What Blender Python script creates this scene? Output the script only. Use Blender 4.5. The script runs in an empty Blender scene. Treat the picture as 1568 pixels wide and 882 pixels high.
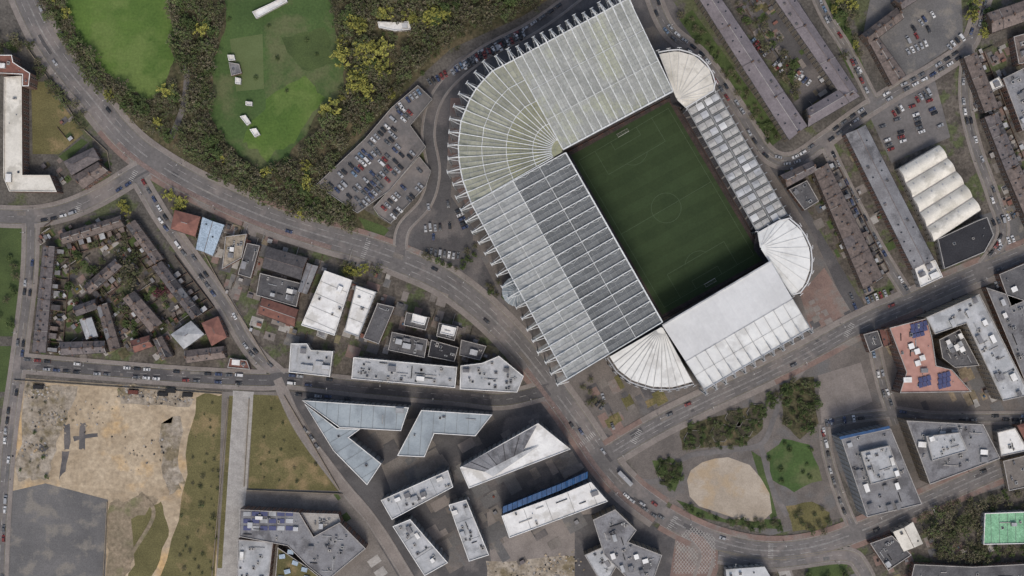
import bpy, math, random
from mathutils import Vector, Matrix, kdtree
random.seed(11)
R=random.Random(5)
scene=bpy.context.scene
U=0.4      # metres per unit of the site plan
H=800.0    # flying height the plan was surveyed from
GAIN=1.02
def G(x,y,z=0.0):
    s=(H-z)/H
    return Vector(((x-784)*U*s,(441-y)*U*s,z))
def lin(c):
    c=c/255.0
    return c/12.92 if c<=0.04045 else ((c+0.055)/1.055)**2.4
def C(c):
    v=[lin(t)*GAIN for t in c[:3]]; l=.3*v[0]+.6*v[1]+.1*v[2]
    return tuple(min(.84,t*.92+l*.08) for t in v)+(1,)
# ---------------------------------------------------------------- materials
def mat(name,c1,c2=None,scale=0.15,fine=1.2,finek=0.35,rough=0.9,c3=None,c3scale=0.05,c3lo=0.52,c3hi=0.62,spec=0.2,metal=0.0,perinst=0.0):
    m=bpy.data.materials.new(name); m.use_nodes=True
    nt=m.node_tree; N=nt.nodes; L=nt.links
    b=N["Principled BSDF"]; b.inputs["Roughness"].default_value=rough
    b.inputs["Specular IOR Level"].default_value=spec; b.inputs["Metallic"].default_value=metal
    if c2 is None: c2=tuple(min(255,v*0.86) for v in c1)
    tc=N.new("ShaderNodeTexCoord")
    n1=N.new("ShaderNodeTexNoise"); n1.inputs["Scale"].default_value=scale; n1.inputs["Detail"].default_value=8; n1.inputs["Roughness"].default_value=0.68
    L.new(tc.outputs["Object"],n1.inputs["Vector"])
    r=N.new("ShaderNodeValToRGB"); r.color_ramp.elements[0].position=0.38; r.color_ramp.elements[1].position=0.62
    r.color_ramp.elements[0].color=C(c1); r.color_ramp.elements[1].color=C(c2)
    L.new(n1.outputs["Fac"],r.inputs["Fac"])
    out=r.outputs["Color"]
    if c3 is not None:
        n3=N.new("ShaderNodeTexNoise"); n3.inputs["Scale"].default_value=c3scale; n3.inputs["Detail"].default_value=7; n3.inputs["Roughness"].default_value=0.6
        mp=N.new("ShaderNodeMapping"); mp.inputs["Location"].default_value=(37,91,13); L.new(tc.outputs["Object"],mp.inputs["Vector"]); L.new(mp.outputs["Vector"],n3.inputs["Vector"])
        r3=N.new("ShaderNodeValToRGB"); r3.color_ramp.elements[0].position=c3lo; r3.color_ramp.elements[1].position=c3hi
        L.new(n3.outputs["Fac"],r3.inputs["Fac"])
        mx=N.new("ShaderNodeMixRGB"); L.new(r3.outputs["Color"],mx.inputs["Fac"]); L.new(out,mx.inputs["Color1"]); mx.inputs["Color2"].default_value=C(c3); out=mx.outputs["Color"]
    n2=N.new("ShaderNodeTexNoise"); n2.inputs["Scale"].default_value=fine; n2.inputs["Detail"].default_value=4; n2.inputs["Roughness"].default_value=0.7
    L.new(tc.outputs["Object"],n2.inputs["Vector"])
    mr=N.new("ShaderNodeMapRange"); mr.inputs["From Min"].default_value=0.3; mr.inputs["From Max"].default_value=0.7
    mr.inputs["To Min"].default_value=1-finek; mr.inputs["To Max"].default_value=1+finek
    L.new(n2.outputs["Fac"],mr.inputs["Value"])
    vm=N.new("ShaderNodeVectorMath"); vm.operation='SCALE'; L.new(out,vm.inputs[0]); L.new(mr.outputs["Result"],vm.inputs["Scale"]); out=vm.outputs["Vector"]
    if perinst>0:
        oi=N.new("ShaderNodeObjectInfo"); m2=N.new("ShaderNodeMapRange"); m2.inputs["To Min"].default_value=1-perinst; m2.inputs["To Max"].default_value=1+perinst
        L.new(oi.outputs["Random"],m2.inputs["Value"]); v2=N.new("ShaderNodeVectorMath"); v2.operation='SCALE'; L.new(out,v2.inputs[0]); L.new(m2.outputs["Result"],v2.inputs["Scale"]); out=v2.outputs["Vector"]
    L.new(out,b.inputs["Base Color"])
    return m
M={}
def defm(k,*a,**kw): M[k]=mat(k,*a,**kw)
defm('ground',(98,93,86),(74,71,66),scale=0.06,c3=(82,86,60),c3scale=0.04,c3lo=0.55,c3hi=0.6,finek=0.45,fine=0.7)
defm('yards',(100,93,84),(72,67,61),scale=0.12,c3=(80,86,57),c3scale=0.07,c3lo=0.52,c3hi=0.58,finek=0.45,fine=0.6)
defm('asphalt',(109,105,102),(95,92,90),scale=0.06,fine=0.5,finek=0.16,c3=(121,114,109),c3scale=0.04)
defm('asphalt_dark',(88,86,85),(74,72,72),scale=0.06,finek=0.2,c3=(102,97,94),c3scale=0.05)
defm('asphalt_worn',(106,104,102),(91,90,89),scale=0.04,finek=0.2,c3=(120,115,107),c3scale=0.08)
defm('park_tarmac',(110,103,97),(92,87,82),scale=0.08,finek=0.2,c3=(100,98,96),c3scale=.05)
defm('pavement',(131,123,116),(114,107,101),scale=0.08,finek=0.18)
defm('red_paving',(128,107,97),(112,94,87),scale=0.1,finek=0.2,c3=(120,114,107),c3scale=0.06)
defm('plaza',(119,113,106),(102,96,90),scale=0.1,finek=0.22)
defm('pale_paving',(160,156,149),(140,136,130),scale=0.2,finek=0.18)
defm('kerb',(142,138,132))
defm('grass_bright',(84,108,44),(70,94,38),scale=0.03,finek=0.22,fine=0.7,c3=(94,112,54),c3scale=0.03)
defm('grass_field',(72,93,48),(60,80,41),scale=0.035,finek=0.22,fine=0.7,c3=(90,96,62),c3scale=0.03,c3lo=0.5,c3hi=0.6)
defm('grass_dry',(104,98,62),(86,82,50),scale=0.05,finek=0.35,c3=(132,114,80),c3scale=0.05,c3lo=0.54,c3hi=0.66)
defm('grass_lawn',(74,88,48),(61,74,41),scale=0.06,finek=0.28)
defm('grass_mown',(92,104,64),(82,94,55),scale=0.05,finek=0.15)
defm('wood_floor',(84,78,57),(64,65,43),scale=0.08,finek=0.5,fine=0.5,c3=(98,88,66),c3scale=0.05)
defm('sand',(174,157,131),(146,129,104),scale=0.05,finek=0.28,fine=0.35,c3=(182,150,102),c3scale=0.035,c3lo=0.55,c3hi=0.68)
defm('rubble',(156,146,131),(124,113,96),scale=0.12,finek=0.4,fine=0.4,c3=(114,103,80),c3scale=0.06)
defm('mud',(138,123,102),(114,104,84),scale=0.08,finek=0.35,fine=.5,c3=(112,108,78),c3scale=.06)
defm('earth_dark',(76,71,58),(60,58,46),scale=0.3,finek=.4)
defm('sandy_court',(166,154,137),(148,136,119),scale=0.05,finek=0.16,c3=(158,140,114),c3scale=.06)
defm('pitch_a',(54,69,42),(49,63,38),scale=0.05,finek=0.12,fine=1)
defm('pitch_b',(51,65,39),(46,60,36),scale=0.05,finek=0.12,fine=1)
defm('pitch_edge',(72,60,56),(56,50,48),scale=0.2)
defm('white_line',(176,174,168),(142,140,136),fine=0.5,finek=0.35)
defm('pitch_line',(98,110,88),(84,98,74))
defm('yellow_line',(146,134,92))
defm('bus_lane',(122,106,99),(110,95,90),scale=0.08)
PI=.13
defm('slate',(108,101,99),(88,83,83),scale=0.3,fine=0.9,finek=0.3,perinst=PI)
defm('slate_brown',(116,104,97),(93,84,79),scale=0.3,fine=0.9,finek=0.3,perinst=PI)
defm('slate_purple',(120,113,115),(104,98,100),scale=0.12,fine=0.9,finek=0.2,perinst=.06)
defm('slate_dark',(82,79,79),(68,66,67),scale=0.3,fine=0.9,finek=0.3,perinst=PI)
defm('tile_red',(130,90,78),(108,75,66),scale=0.3,finek=0.25,perinst=PI)
defm('terracotta',(176,134,120),(156,116,104),scale=0.15,finek=0.12)
defm('roof_white',(220,219,213),(201,199,194),scale=0.1,fine=0.7,finek=0.08,c3=(188,185,177),c3scale=.12)
defm('roof_cream',(212,207,194),(196,191,178),scale=0.12,finek=0.1,c3=(180,175,162),c3scale=.1)
defm('roof_lgrey',(174,175,175),(150,152,152),scale=0.12,finek=0.12,perinst=.08,c3=(138,139,139),c3scale=.1)
defm('roof_grey',(128,128,129),(109,108,109),scale=0.12,finek=0.2,perinst=PI,c3=(92,91,92),c3scale=.1)
defm('roof_dgrey',(93,92,92),(74,73,74),scale=0.12,finek=0.25,perinst=PI)
defm('roof_black',(54,54,57),(47,47,50),scale=0.1)
defm('roof_blue',(148,157,160),(130,139,143),scale=0.08,finek=0.08,rough=0.5,c3=(122,130,134),c3scale=.06)
defm('roof_paleblue',(158,174,186),(142,158,170),scale=0.2)
defm('roof_green',(128,176,138),(106,154,118),scale=0.2)
defm('coping',(162,158,152)); defm('seam',(112,116,118))
defm('brick',(120,92,78),(101,78,67),scale=0.3,perinst=PI); defm('brick_brown',(108,91,79),(91,77,67),scale=0.3,perinst=PI)
defm('stone',(140,128,110),(116,106,92),scale=0.3); defm('render',(168,163,155),(148,144,138),scale=0.3)
defm('cladding',(134,137,139),(114,117,119),scale=0.2,rough=0.5)
defm('glass',(44,50,56),(34,40,46),rough=0.15,spec=0.5,finek=0.1)
defm('blue_glass',(32,80,124),(22,58,96),scale=0.3,rough=0.3,spec=0.4)
defm('solar',(66,72,108),(54,60,94),rough=0.3,spec=0.4,finek=0.1)
defm('frame',(196,193,186)); defm('door',(70,44,38)); defm('metal',(150,151,150),rough=0.5,metal=0.2); defm('dark',(46,46,47))
defm('pot',(144,98,76)); defm('steel_white',(208,210,206),(188,190,187),rough=0.5); defm('steel_grey',(150,152,150),(132,134,133))
defm('canvas_blue',(70,96,120)); defm('container_red',(120,70,58)); defm('roof_deck',(120,121,118),(100,101,99),scale=.2)
for q,k in((1.0,''),(1.03,'_1'),(.97,'_2'),(.945,'_3')):
    f=lambda c: tuple(v*q for v in c)
    defm('sr_light'+k,f((163,165,159)),f((146,149,143)),scale=0.12,fine=0.6,finek=0.16,c3=f((160,163,144)),c3scale=0.05)
    defm('sr_dark'+k,f((112,115,115)),f((98,101,101)),scale=0.12,fine=0.7,finek=0.2)
    defm('sr_milb'+k,f((161,163,160)),f((144,147,144)),scale=0.12,fine=0.6,finek=0.16)
    defm('sr_yellow'+k,f((150,151,122)),f((133,135,110)),scale=0.12,fine=0.6,finek=0.18)
    defm('sr_yellow2'+k,f((152,153,135)),f((134,136,121)),scale=0.12,fine=0.6,finek=0.18)
defm('sr_white',(217,217,211),(203,203,198),scale=0.06,fine=0.5,finek=0.05,c3=(192,191,185),c3scale=.08)
defm('sr_pale',(200,200,197),(190,190,187),scale=0.04,fine=0.5,finek=0.05)
defm('sr_panel',(174,172,166),(152,150,145),scale=0.15,fine=0.7,finek=0.2)
defm('seats',(66,65,68),(52,51,54),scale=0.2,finek=0.3); defm('concrete',(128,124,118),(105,102,97),scale=0.1,finek=0.2)
defm('bark',(92,80,66),(74,64,52),scale=1.0)
# ---------------------------------------------------------------- mesh helper
class MB:
    def __init__(s): s.v=[]; s.f=[]; s.m=[]; s.mats=[]
    def mi(s,k):
        if k not in s.mats: s.mats.append(k)
        return s.mats.index(k)
    def face(s,pts,k):
        b=len(s.v); s.v+= [tuple(p) for p in pts]; s.f.append(tuple(range(b,b+len(pts)))); s.m.append(s.mi(k))
    def prism(s,poly,z0,z1,k,top=None,cap=True):
        n=len(poly)
        for i in range(n):
            a=poly[i]; b=poly[(i+1)%n]
            s.face([(a[0],a[1],z0),(b[0],b[1],z0),(b[0],b[1],z1),(a[0],a[1],z1)],k)
        if cap: s.face([(p[0],p[1],z1) for p in poly],top or k)
    def box(s,c,sx,sy,z0,z1,ang,k,top=None):
        ca,sa=math.cos(ang),math.sin(ang)
        pl=[(c[0]+x*ca-y*sa,c[1]+x*sa+y*ca) for x,y in((-sx/2,-sy/2),(sx/2,-sy/2),(sx/2,sy/2),(-sx/2,sy/2))]
        s.prism(pl,z0,z1,k,top)
    def beam(s,p,q,w,h,k):
        p=Vector(p);q=Vector(q);d=(q-p)
        if d.length<1e-4: return
        d.normalize(); up=Vector((0,0,1)) if abs(d.z)<0.95 else Vector((1,0,0))
        a=d.cross(up).normalized(); b=a.cross(d).normalized(); a=a*w/2; b=b*h/2
        P=[p-a-b,p+a-b,p+a+b,p-a+b]; Q=[q-a-b,q+a-b,q+a+b,q-a+b]
        for i in range(4):
            j=(i+1)%4; s.face([P[i],P[j],Q[j],Q[i]],k)
        s.face(P[::-1],k); s.face(Q,k)
    def cyl(s,p,q,r0,r1,n,k,cap=True):
        p=Vector(p);q=Vector(q);d=(q-p).normalized(); up=Vector((0,0,1)) if abs(d.z)<0.95 else Vector((1,0,0))
        a=d.cross(up).normalized(); b=a.cross(d)
        P=[p+(a*math.cos(t)+b*math.sin(t))*r0 for t in [2*math.pi*i/n for i in range(n)]]
        Q=[q+(a*math.cos(t)+b*math.sin(t))*r1 for t in [2*math.pi*i/n for i in range(n)]]
        for i in range(n):
            j=(i+1)%n; s.face([P[i],P[j],Q[j],Q[i]],k)
        if cap: s.face(Q,k); s.face(P[::-1],k)
    def mesh(s,name):
        me=bpy.data.meshes.new(name); me.from_pydata(s.v,[],s.f)
        for k in s.mats: me.materials.append(M[k])
        me.polygons.foreach_set("material_index",s.m); me.update(); return me
    def obj(s,name,parent=None):
        if not s.f: return None
        o=bpy.data.objects.new(name,s.mesh(name)); scene.collection.objects.link(o)
        if parent is not None:
            o.parent=parent; o.location=-parent.location
        return o
def empty(name,loc):
    e=bpy.data.objects.new(name,None); e.location=loc; e.empty_display_size=2; scene.collection.objects.link(e); return e
def area(p): return 0.5*sum(p[i][0]*p[(i+1)%len(p)][1]-p[(i+1)%len(p)][0]*p[i][1] for i in range(len(p)))
def ccw(p): return p if area(p)>0 else p[::-1]
def inset(poly,d):
    n=len(poly); out=[]
    for i in range(n):
        a=Vector(poly[i-1][:2]);b=Vector(poly[i][:2]);c=Vector(poly[(i+1)%n][:2])
        e1=(b-a).normalized();e2=(c-b).normalized()
        n1=Vector((-e1.y,e1.x));n2=Vector((-e2.y,e2.x)); m=(n1+n2)
        if m.length<1e-3: m=n1
        m.normalize(); k=d/max(0.35,m.dot(n1)); out.append(b+m*k)
    return out
def inside(pt,poly):
    x,y=pt[0],pt[1]; c=False; n=len(poly)
    for i in range(n):
        x1,y1=poly[i][0],poly[i][1];x2,y2=poly[i-1][0],poly[i-1][1]
        if (y1>y)!=(y2>y) and x<(x2-x1)*(y-y1)/(y2-y1)+x1: c=not c
    return c
# ---------------------------------------------------------------- ground sheets
mb=MB(); mb.face([(-4000,-4000,0),(4000,-4000,0),(4000,4000,0),(-4000,4000,0)],'ground'); mb.obj('ground')
lotn=[0]
def lot(name,pts,k):
    lotn[0]+=1; z=0.004*lotn[0]
    b=MB(); b.face([(p.x,p.y,z) for p in ccw([G(*q) for q in pts])],k); return b.obj(name)
def wob(pts,amp=5,n=5):
    out=[]
    for i in range(len(pts)):
        a,c=pts[i],pts[(i+1)%len(pts)]
        for j in range(n):
            t=j/n; out.append((a[0]+(c[0]-a[0])*t+R.uniform(-amp,amp),a[1]+(c[1]-a[1])*t+R.uniform(-amp,amp)))
    return out
lot('woodland_floor',[(55,-40),(900,-40),(800,25),(690,75),(640,120),(485,280),(600,345),(560,368),(400,312),(300,270),(240,225),(190,180),(110,95)],'wood_floor')
lot('meadow_grass',wob([(88,-40),(262,-40),(262,40),(265,90),(250,140),(228,155),(200,140),(150,100),(115,50)],3),'grass_bright')
lot('park_field',wob([(345,-40),(500,-40),(520,60),(530,130),(490,170),(450,230),(400,262),(345,215),(318,170),(326,90),(345,40)],4),'grass_field')
lot('cricket_square',[(352,60),(402,52),(404,136),(362,140)],'grass_mown')
lot('rough_grass',wob([(410,150),(470,120),(500,150),(450,215),(405,245),(370,215)],5),'grass_bright')
lot('rough_grass',wob([(430,60),(500,40),(512,100),(460,110)],5),'grass_lawn')
lot('house_yards',[(55,340),(185,325),(210,340),(400,575),(40,552)],'yards')
lot('west_lawn',[(-40,345),(38,345),(24,515),(-40,515)],'grass_lawn')
lot('west_lawn',[(-40,530),(18,530),(8,600),(-40,600)],'grass_lawn')
lot('court_lawn',[(48,125),(70,125),(128,205),(90,236),(50,236)],'grass_dry')
lot('court_lawn',[(90,240),(125,212),(135,218),(100,248)],'grass_lawn')
lot('works_yards',[(245,295),(330,330),(560,385),(660,435),(740,500),(800,580),(795,600),(430,570),(370,520),(300,400)],'yards')
lot('waste_ground',[(22,578),(345,600),(345,920),(5,920),(10,750)],'sand')
lot('rubble_ground',wob([(35,585),(120,590),(95,660),(70,735),(25,735)],5),'rubble')
lot('rubble_ground',wob([(180,588),(300,600),(290,625),(185,615)],4),'rubble')
lot('rubble_ground',wob([(250,650),(275,640),(280,740),(262,760),(245,730)],6),'rubble')
lot('track_mud',wob([(165,770),(225,760),(245,765),(205,860),(190,900),(160,900)],5),'mud')
lot('scrub_strip',wob([(300,604),(352,608),(330,920),(240,920),(280,760)],5),'grass_dry')
lot('scrub_tufts',wob([(205,800),(250,770),(255,820),(225,900),(200,900)],6),'grass_dry')
lot('old_tarmac',[(18,752),(70,740),(165,765),(160,920),(5,920)],'asphalt_worn')
for p in [[(98,650),(107,650),(107,688),(98,688)],[(112,668),(150,662),(150,669),(112,675)],[(122,648),(130,648),(130,688),(122,688)],[(95,690),(106,690),(100,722),(90,735)],[(60,680),(75,684),(68,694),(58,690)]]: lot('old_foundations',wob(p,1.5,3),'asphalt_dark')
lot('campus_plaza',[(340,600),(460,600),(640,900),(330,920)],'plaza')
lot('pale_path',[(357,598),(389,600),(378,745),(360,920),(328,920)],'pale_paving')
lot('path_verge',[(351,606),(357,606),(340,870),(333,870)],'grass_dry')
lot('vacant_grass',[(388,604),(432,606),(524,752),(380,748)],'grass_dry')
lot('science_square',[(440,600),(830,612),(880,690),(960,780),(900,800),(880,900),(620,900)],'asphalt_dark')
lot('science_square_paving',[(745,780),(930,770),(905,800),(900,860),(752,862)],'pavement')
lot('courtyard_paving',[(560,650),(640,640),(690,715),(600,755)],'plaza')
lot('excavated_plot',wob([(745,862),(900,850),(920,910),(745,910)],4),'rubble')
lot('stadium_apron',[(640,150),(700,90),(960,-40),(1000,-40),(1110,110),(1250,330),(1330,480),(940,680),(890,640),(700,420),(600,375),(660,290)],'asphalt_dark')
lot('stadium_paving',[(700,150),(690,300),(760,440),(830,560),(900,650),(940,670),(1080,605),(1250,520),(1300,480),(1240,350),(1110,150),(1000,40)],'park_tarmac')
lot('stadium_red_paving',[(1225,450),(1262,410),(1305,480),(1245,520)],'red_paving')
lot('stadium_red_paving',[(690,150),(684,260),(722,330),(735,300),(700,240),(712,150)],'red_paving')
lot('coach_turning',[(636,320),(690,300),(725,350),(722,395),(690,412),(640,395)],'asphalt_dark')
lot('verge_grass',[(548,332),(585,345),(596,352),(585,365),(560,352)],'grass_lawn')
lot('terrace_gardens',[(1060,15),(1200,210),(1180,225),(1040,30)],'grass_lawn')
lot('terrace_court',[(1100,-40),(1200,-40),(1310,150),(1230,190)],'asphalt_dark')
lot('garden_strip',[(1105,-20),(1125,-20),(1225,150),(1210,160)],'yards')
lot('street_gardens',[(1235,-30),(1275,-30),(1325,110),(1305,120)],'grass_lawn')
lot('city_yards',[(1200,260),(1340,180),(1568,40),(1640,40),(1640,390),(1330,480)],'yards')
lot('north_yards',[(1340,-40),(1470,-40),(1475,60),(1370,130),(1320,60)],'asphalt_worn')
lot('surface_car_park',[(1330,175),(1430,118),(1455,210),(1385,240),(1365,250)],'asphalt')
lot('surface_car_park',[(1500,330),(1568,310),(1568,380),(1520,400)],'asphalt_worn')
lot('garden_lawn',[(1485,-40),(1520,-40),(1500,50),(1485,60)],'grass_lawn')
lot('office_quarter',[(1250,540),(1330,495),(1640,400),(1640,720),(1330,800),(1250,660)],'park_tarmac')
lot('park_paving',[(945,675),(1250,545),(1260,640),(1300,790),(1180,820),(1040,780),(985,740)],'park_tarmac')
lot('surface_court',[(1252,575),(1318,555),(1336,615),(1258,648)],'pavement')
lot('park_lawn',wob([(1000,705),(1030,700),(1048,718),(1035,752),(1010,738)],2,3),'grass_lawn')
lot('park_lawn',wob([(1175,695),(1200,672),(1240,680),(1258,735),(1215,752),(1182,735)],2,3),'grass_field')
lot('park_lawn',wob([(1205,775),(1245,768),(1272,785),(1262,815),(1215,812)],2,3),'grass_dry')
lot('park_bed',wob([(1040,655),(1085,640),(1165,620),(1168,655),(1140,680),(1045,690)],2,3),'wood_floor')
lot('park_bed',wob([(1195,590),(1245,575),(1252,650),(1225,672),(1200,650)],2,3),'wood_floor')
lot('park_verge',[(1035,765),(1050,770),(1110,795),(1195,795),(1198,810),(1150,808),(1060,790)],'grass_lawn')
lot('park_verge',[(1150,690),(1165,700),(1190,790),(1180,795),(1165,740)],'grass_lawn')
lot('sandy_court',[(1052,735),(1058,720),(1075,708),(1095,702),(1115,700),(1148,712),(1165,732),(1178,755),(1182,785),(1165,800),(1135,796),(1110,788),(1070,775),(1056,760)],'sandy_court')
lot('south_yards',[(1100,862),(1330,850),(1640,720),(1640,940),(1100,940)],'yards')
lot('corner_green',[(1280,900),(1300,862),(1240,860),(1230,900)],'grass_lawn')
lot('bottom_yards',[(880,790),(960,780),(1040,830),(1020,920),(880,920)],'asphalt_dark')
lot('setts_square',[(1035,820),(1060,802),(1098,820),(1100,870),(1085,920),(1020,920)],'red_paving')
# ---------------------------------------------------------------- roads
def smooth(pts,step=2.0):
    P=[G(*p) for p in pts]; P=[Vector((p.x,p.y)) for p in P]; Q=[P[0]*2-P[1]]+P+[P[-1]*2-P[-2]]; out=[]
    for i in range(1,len(Q)-2):
        a,b,c,d=Q[i-1],Q[i],Q[i+1],Q[i+2]; n=max(1,int((c-b).length/step))
        for j in range(n):
            t=j/n; out.append(0.5*((2*b)+(c-a)*t+(2*a-5*b+4*c-d)*t*t+(3*b-a-3*c+d)*t**3))
    out.append(P[-1]); return out
roads=[]
def road(name,pts,w,pw=2.6,k='asphalt',mark=True,pk='pavement',marks=1):
    roads.append(dict(name=name,c=smooth(pts),w=w*U,pw=pw,k=k,mark=mark,pk=pk,marks=marks))
road('main_road',[(20,-50),(60,40),(95,95),(140,150),(190,210),(240,250),(310,290),(400,330),(480,357),(560,380),(620,402),(680,430),(740,475),(790,525),(840,588),(880,642),(925,708),(965,752),(1010,786)],36,3.4,marks=2,pk='pavement')
road('side_road',[(-50,328),(40,332),(100,322),(155,298),(205,268),(240,250)],22)
road('side_street',[(212,272),(250,335),(300,405),(345,468),(385,535),(430,578)],15)
road('side_street',[(48,332),(45,420),(30,545),(14,660),(4,780),(-2,920)],15)
road('side_street',[(32,556),(150,566),(280,576),(400,582),(440,580),(545,592),(700,606),(770,612),(842,596)],19,k='asphalt_dark')
road('campus_path',[(425,580),(460,655),(520,738),(575,805),(640,910)],14,1.0,k='pavement',mark=False)
road('stadium_road',[(925,700),(1000,655),(1080,615),(1160,578),(1240,538),(1320,495),(1400,460),(1480,425),(1640,360)],27,3.6,marks=2)
road('city_road',[(965,752),(1010,786),(1080,822),(1160,842),(1240,838),(1320,812),(1400,776),(1480,740),(1568,702),(1640,672)],28,3.6,marks=2,pk='red_paving')
road('terrace_street',[(985,-50),(1020,40),(1075,90),(1130,168),(1175,235),(1215,245),(1262,215),(1312,178),(1372,140),(1430,108),(1482,68),(1505,0),(1520,-50)],15)
road('service_road',[(612,392),(618,350),(652,310),(664,262),(656,200),(675,140),(735,85),(815,42),(880,-5),(930,-50)],15,1.6,mark=False,k='asphalt_dark')
road('back_lane',[(1262,215),(1300,295),(1348,385),(1392,455)],13,1.6)
road('back_lane',[(1232,-50),(1262,20),(1296,75),(1340,160)],11,1.6)
road('city_lane',[(1482,68),(1478,150),(1492,220),(1520,300),(1535,360),(1500,415)],13,1.8)
road('office_lane',[(1332,500),(1352,590),(1372,650)],13,1.8)
road('office_lane',[(1372,632),(1440,640),(1568,640),(1640,650)],12,1.8)
road('office_lane',[(1262,650),(1300,640),(1372,632)],11,1.5)
road('office_lane',[(1262,650),(1268,700),(1290,770),(1310,815)],11,1.5)
road('south_road',[(1100,850),(1180,862),(1290,850),(1320,870),(1340,920)],17,2)
road('south_road',[(1060,815),(1082,850),(1060,920)],16,2,k='red_paving',mark=False)
road('park_path',[(283,80),(286,120),(280,165),(262,212)],9,0.3,mark=False)
road('park_path',[(965,735),(1010,735),(1050,700),(1110,690),(1165,680),(1185,640),(1200,600),(1235,560)],8,0.3,mark=False)
road('park_path',[(1165,680),(1180,740),(1205,790)],8,0.3,mark=False)
road('site_track',[(215,755),(235,790),(190,870),(185,920)],6,0.2,k='mud',mark=False)
kd_pts=[]
for i,r in enumerate(roads):
    for p in r['c']: kd_pts.append((p,i))
kd=kdtree.KDTree(len(kd_pts))
for j,(p,i) in enumerate(kd_pts): kd.insert((p.x,p.y,0),j)
kd.balance()
def on_road(x,y,skip=-1,extra=0.0):
    for co,j,d in kd.find_range((x,y,0),13):
        i=kd_pts[j][1]
        if i!=skip and d<roads[i]['w']/2+extra and roads[i]['pw']>=1: return True
    return False
def normals(c):
    out=[]
    for i in range(len(c)):
        a=c[max(0,i-1)];b=c[min(len(c)-1,i+1)];d=(b-a).normalized(); out.append(Vector((-d.y,d.x)))
    return out
zr=0.004*(lotn[0]+2)
for i,r in enumerate(roads):
    c=r['c'];n=normals(c);w=r['w']/2;z=zr+0.004*i; r['z']=z; r['n']=n
    b=MB()
    for j in range(len(c)-1):
        b.face([(*(c[j]-n[j]*w),z),(*(c[j+1]-n[j+1]*w),z),(*(c[j+1]+n[j+1]*w),z),(*(c[j]+n[j]*w),z)],r['k'])
    b.obj(r['name'])
    if r['pw']<1: continue
    b=MB(); zp=z+0.12
    for s in(-1,1):
        for j in range(len(c)-1):
            m=(c[j]+c[j+1])/2+n[j]*s*(w+0.6)
            if on_road(m.x,m.y,i,0.1): continue
            q=[c[j]+n[j]*s*w,c[j+1]+n[j+1]*s*w,c[j+1]+n[j+1]*s*(w+0.3),c[j]+n[j]*s*(w+0.3),c[j+1]+n[j+1]*s*(w+r['pw']),c[j]+n[j]*s*(w+r['pw'])]
            b.face([(*q[0],z),(*q[1],z),(*q[1],zp),(*q[0],zp)],'kerb')
            b.face([(*q[0],zp),(*q[1],zp),(*q[2],zp),(*q[3],zp)],'kerb')
            m2=(c[j]+c[j+1])/2+n[j]*s*(w+r['pw'])
            if on_road(m2.x,m2.y,i,0.1): continue
            k=r['pk']
            if i in(0,6) and math.sin(j*.045+s*2)>.45: k='red_paving'
            b.face([(*q[3],zp),(*q[2],zp),(*q[4],zp),(*q[5],zp)],k)
    b.obj('pavement')
zm=zr+0.004*(len(roads)+6)
def ribbon(b,c,n,j,off,hw,k,z=None):
    z=z or zm
    b.face([(*(c[j]+n[j]*(off-hw)),z),(*(c[j+1]+n[j+1]*(off-hw)),z),(*(c[j+1]+n[j+1]*(off+hw)),z),(*(c[j]+n[j]*(off+hw)),z)],k)
b=MB(); pz=zr+0.004*(len(roads)+1); cnt=0
for i,r in enumerate(roads):
    if not r['mark']: continue
    c,n=r['c'],r['n']; j=3
    while j<len(c)-14:
        j+=R.randint(4,20); L=R.randint(1,7); off=R.uniform(-.35,.35)*r['w']; hw=R.uniform(.5,1.6); k=R.choice(['asphalt_dark','asphalt_worn','asphalt_dark','plaza','asphalt'])
        cnt+=1; zz=pz+0.0006*(cnt%6)
        for t in range(j,min(len(c)-2,j+L)): ribbon(b,c,n,t,off,hw,k,zz)
        j+=L
b.obj('road_repairs')
b=MB()
for i,r in enumerate(roads):
    if not r['mark']: continue
    c,n,w=r['c'],r['n'],r['w']/2
    for j in range(len(c)-1):
        if on_road(c[j].x,c[j].y,i,0.5) or on_road(c[j+1].x,c[j+1].y,i,0.5): continue
        if r['marks']==2:
            if j%5<3: ribbon(b,c,n,j,w*0.5,0.08,'white_line'); ribbon(b,c,n,j,-w*0.5,0.08,'white_line')
            ribbon(b,c,n,j,0.25,0.07,'white_line'); ribbon(b,c,n,j,-0.25,0.07,'white_line')
        elif j%4<2: ribbon(b,c,n,j,0,0.07,'white_line')
        for s in(-1,1): ribbon(b,c,n,j,s*(w-0.35),0.05,'yellow_line')
def crossing(x,y,ang,L,wid=3.0):
    p=G(x,y); a=math.radians(ang); d=Vector((math.cos(a),math.sin(a))); e=Vector((-d.y,d.x))
    t=-L/2
    while t<L/2:
        q=Vector((p.x,p.y))+d*t
        b.face([(*(q-e*wid/2),zm+.004),(*(q+d*0.3-e*wid/2),zm+.004),(*(q+d*0.3+e*wid/2),zm+.004),(*(q+e*wid/2),zm+.004)],'white_line'); t+=1.2
for a in [(560,381,70,12),(900,672,40,12),(975,668,62,9),(1300,505,60,9),(1030,800,60,9),(205,268,60,7),(1180,843,88,9),(120,318,70,7)]: crossing(*a)
b.obj('road_markings')
b=MB()
r=roads[0]; c,n,w=r['c'],r['n'],r['w']/2
for j in range(len(c)-1):
    if (60<j<130 or 200<j<260): ribbon(b,c,n,j,-w*0.76,w*0.2,'bus_lane',zm-0.004)
b.obj('bus_lane')
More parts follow.
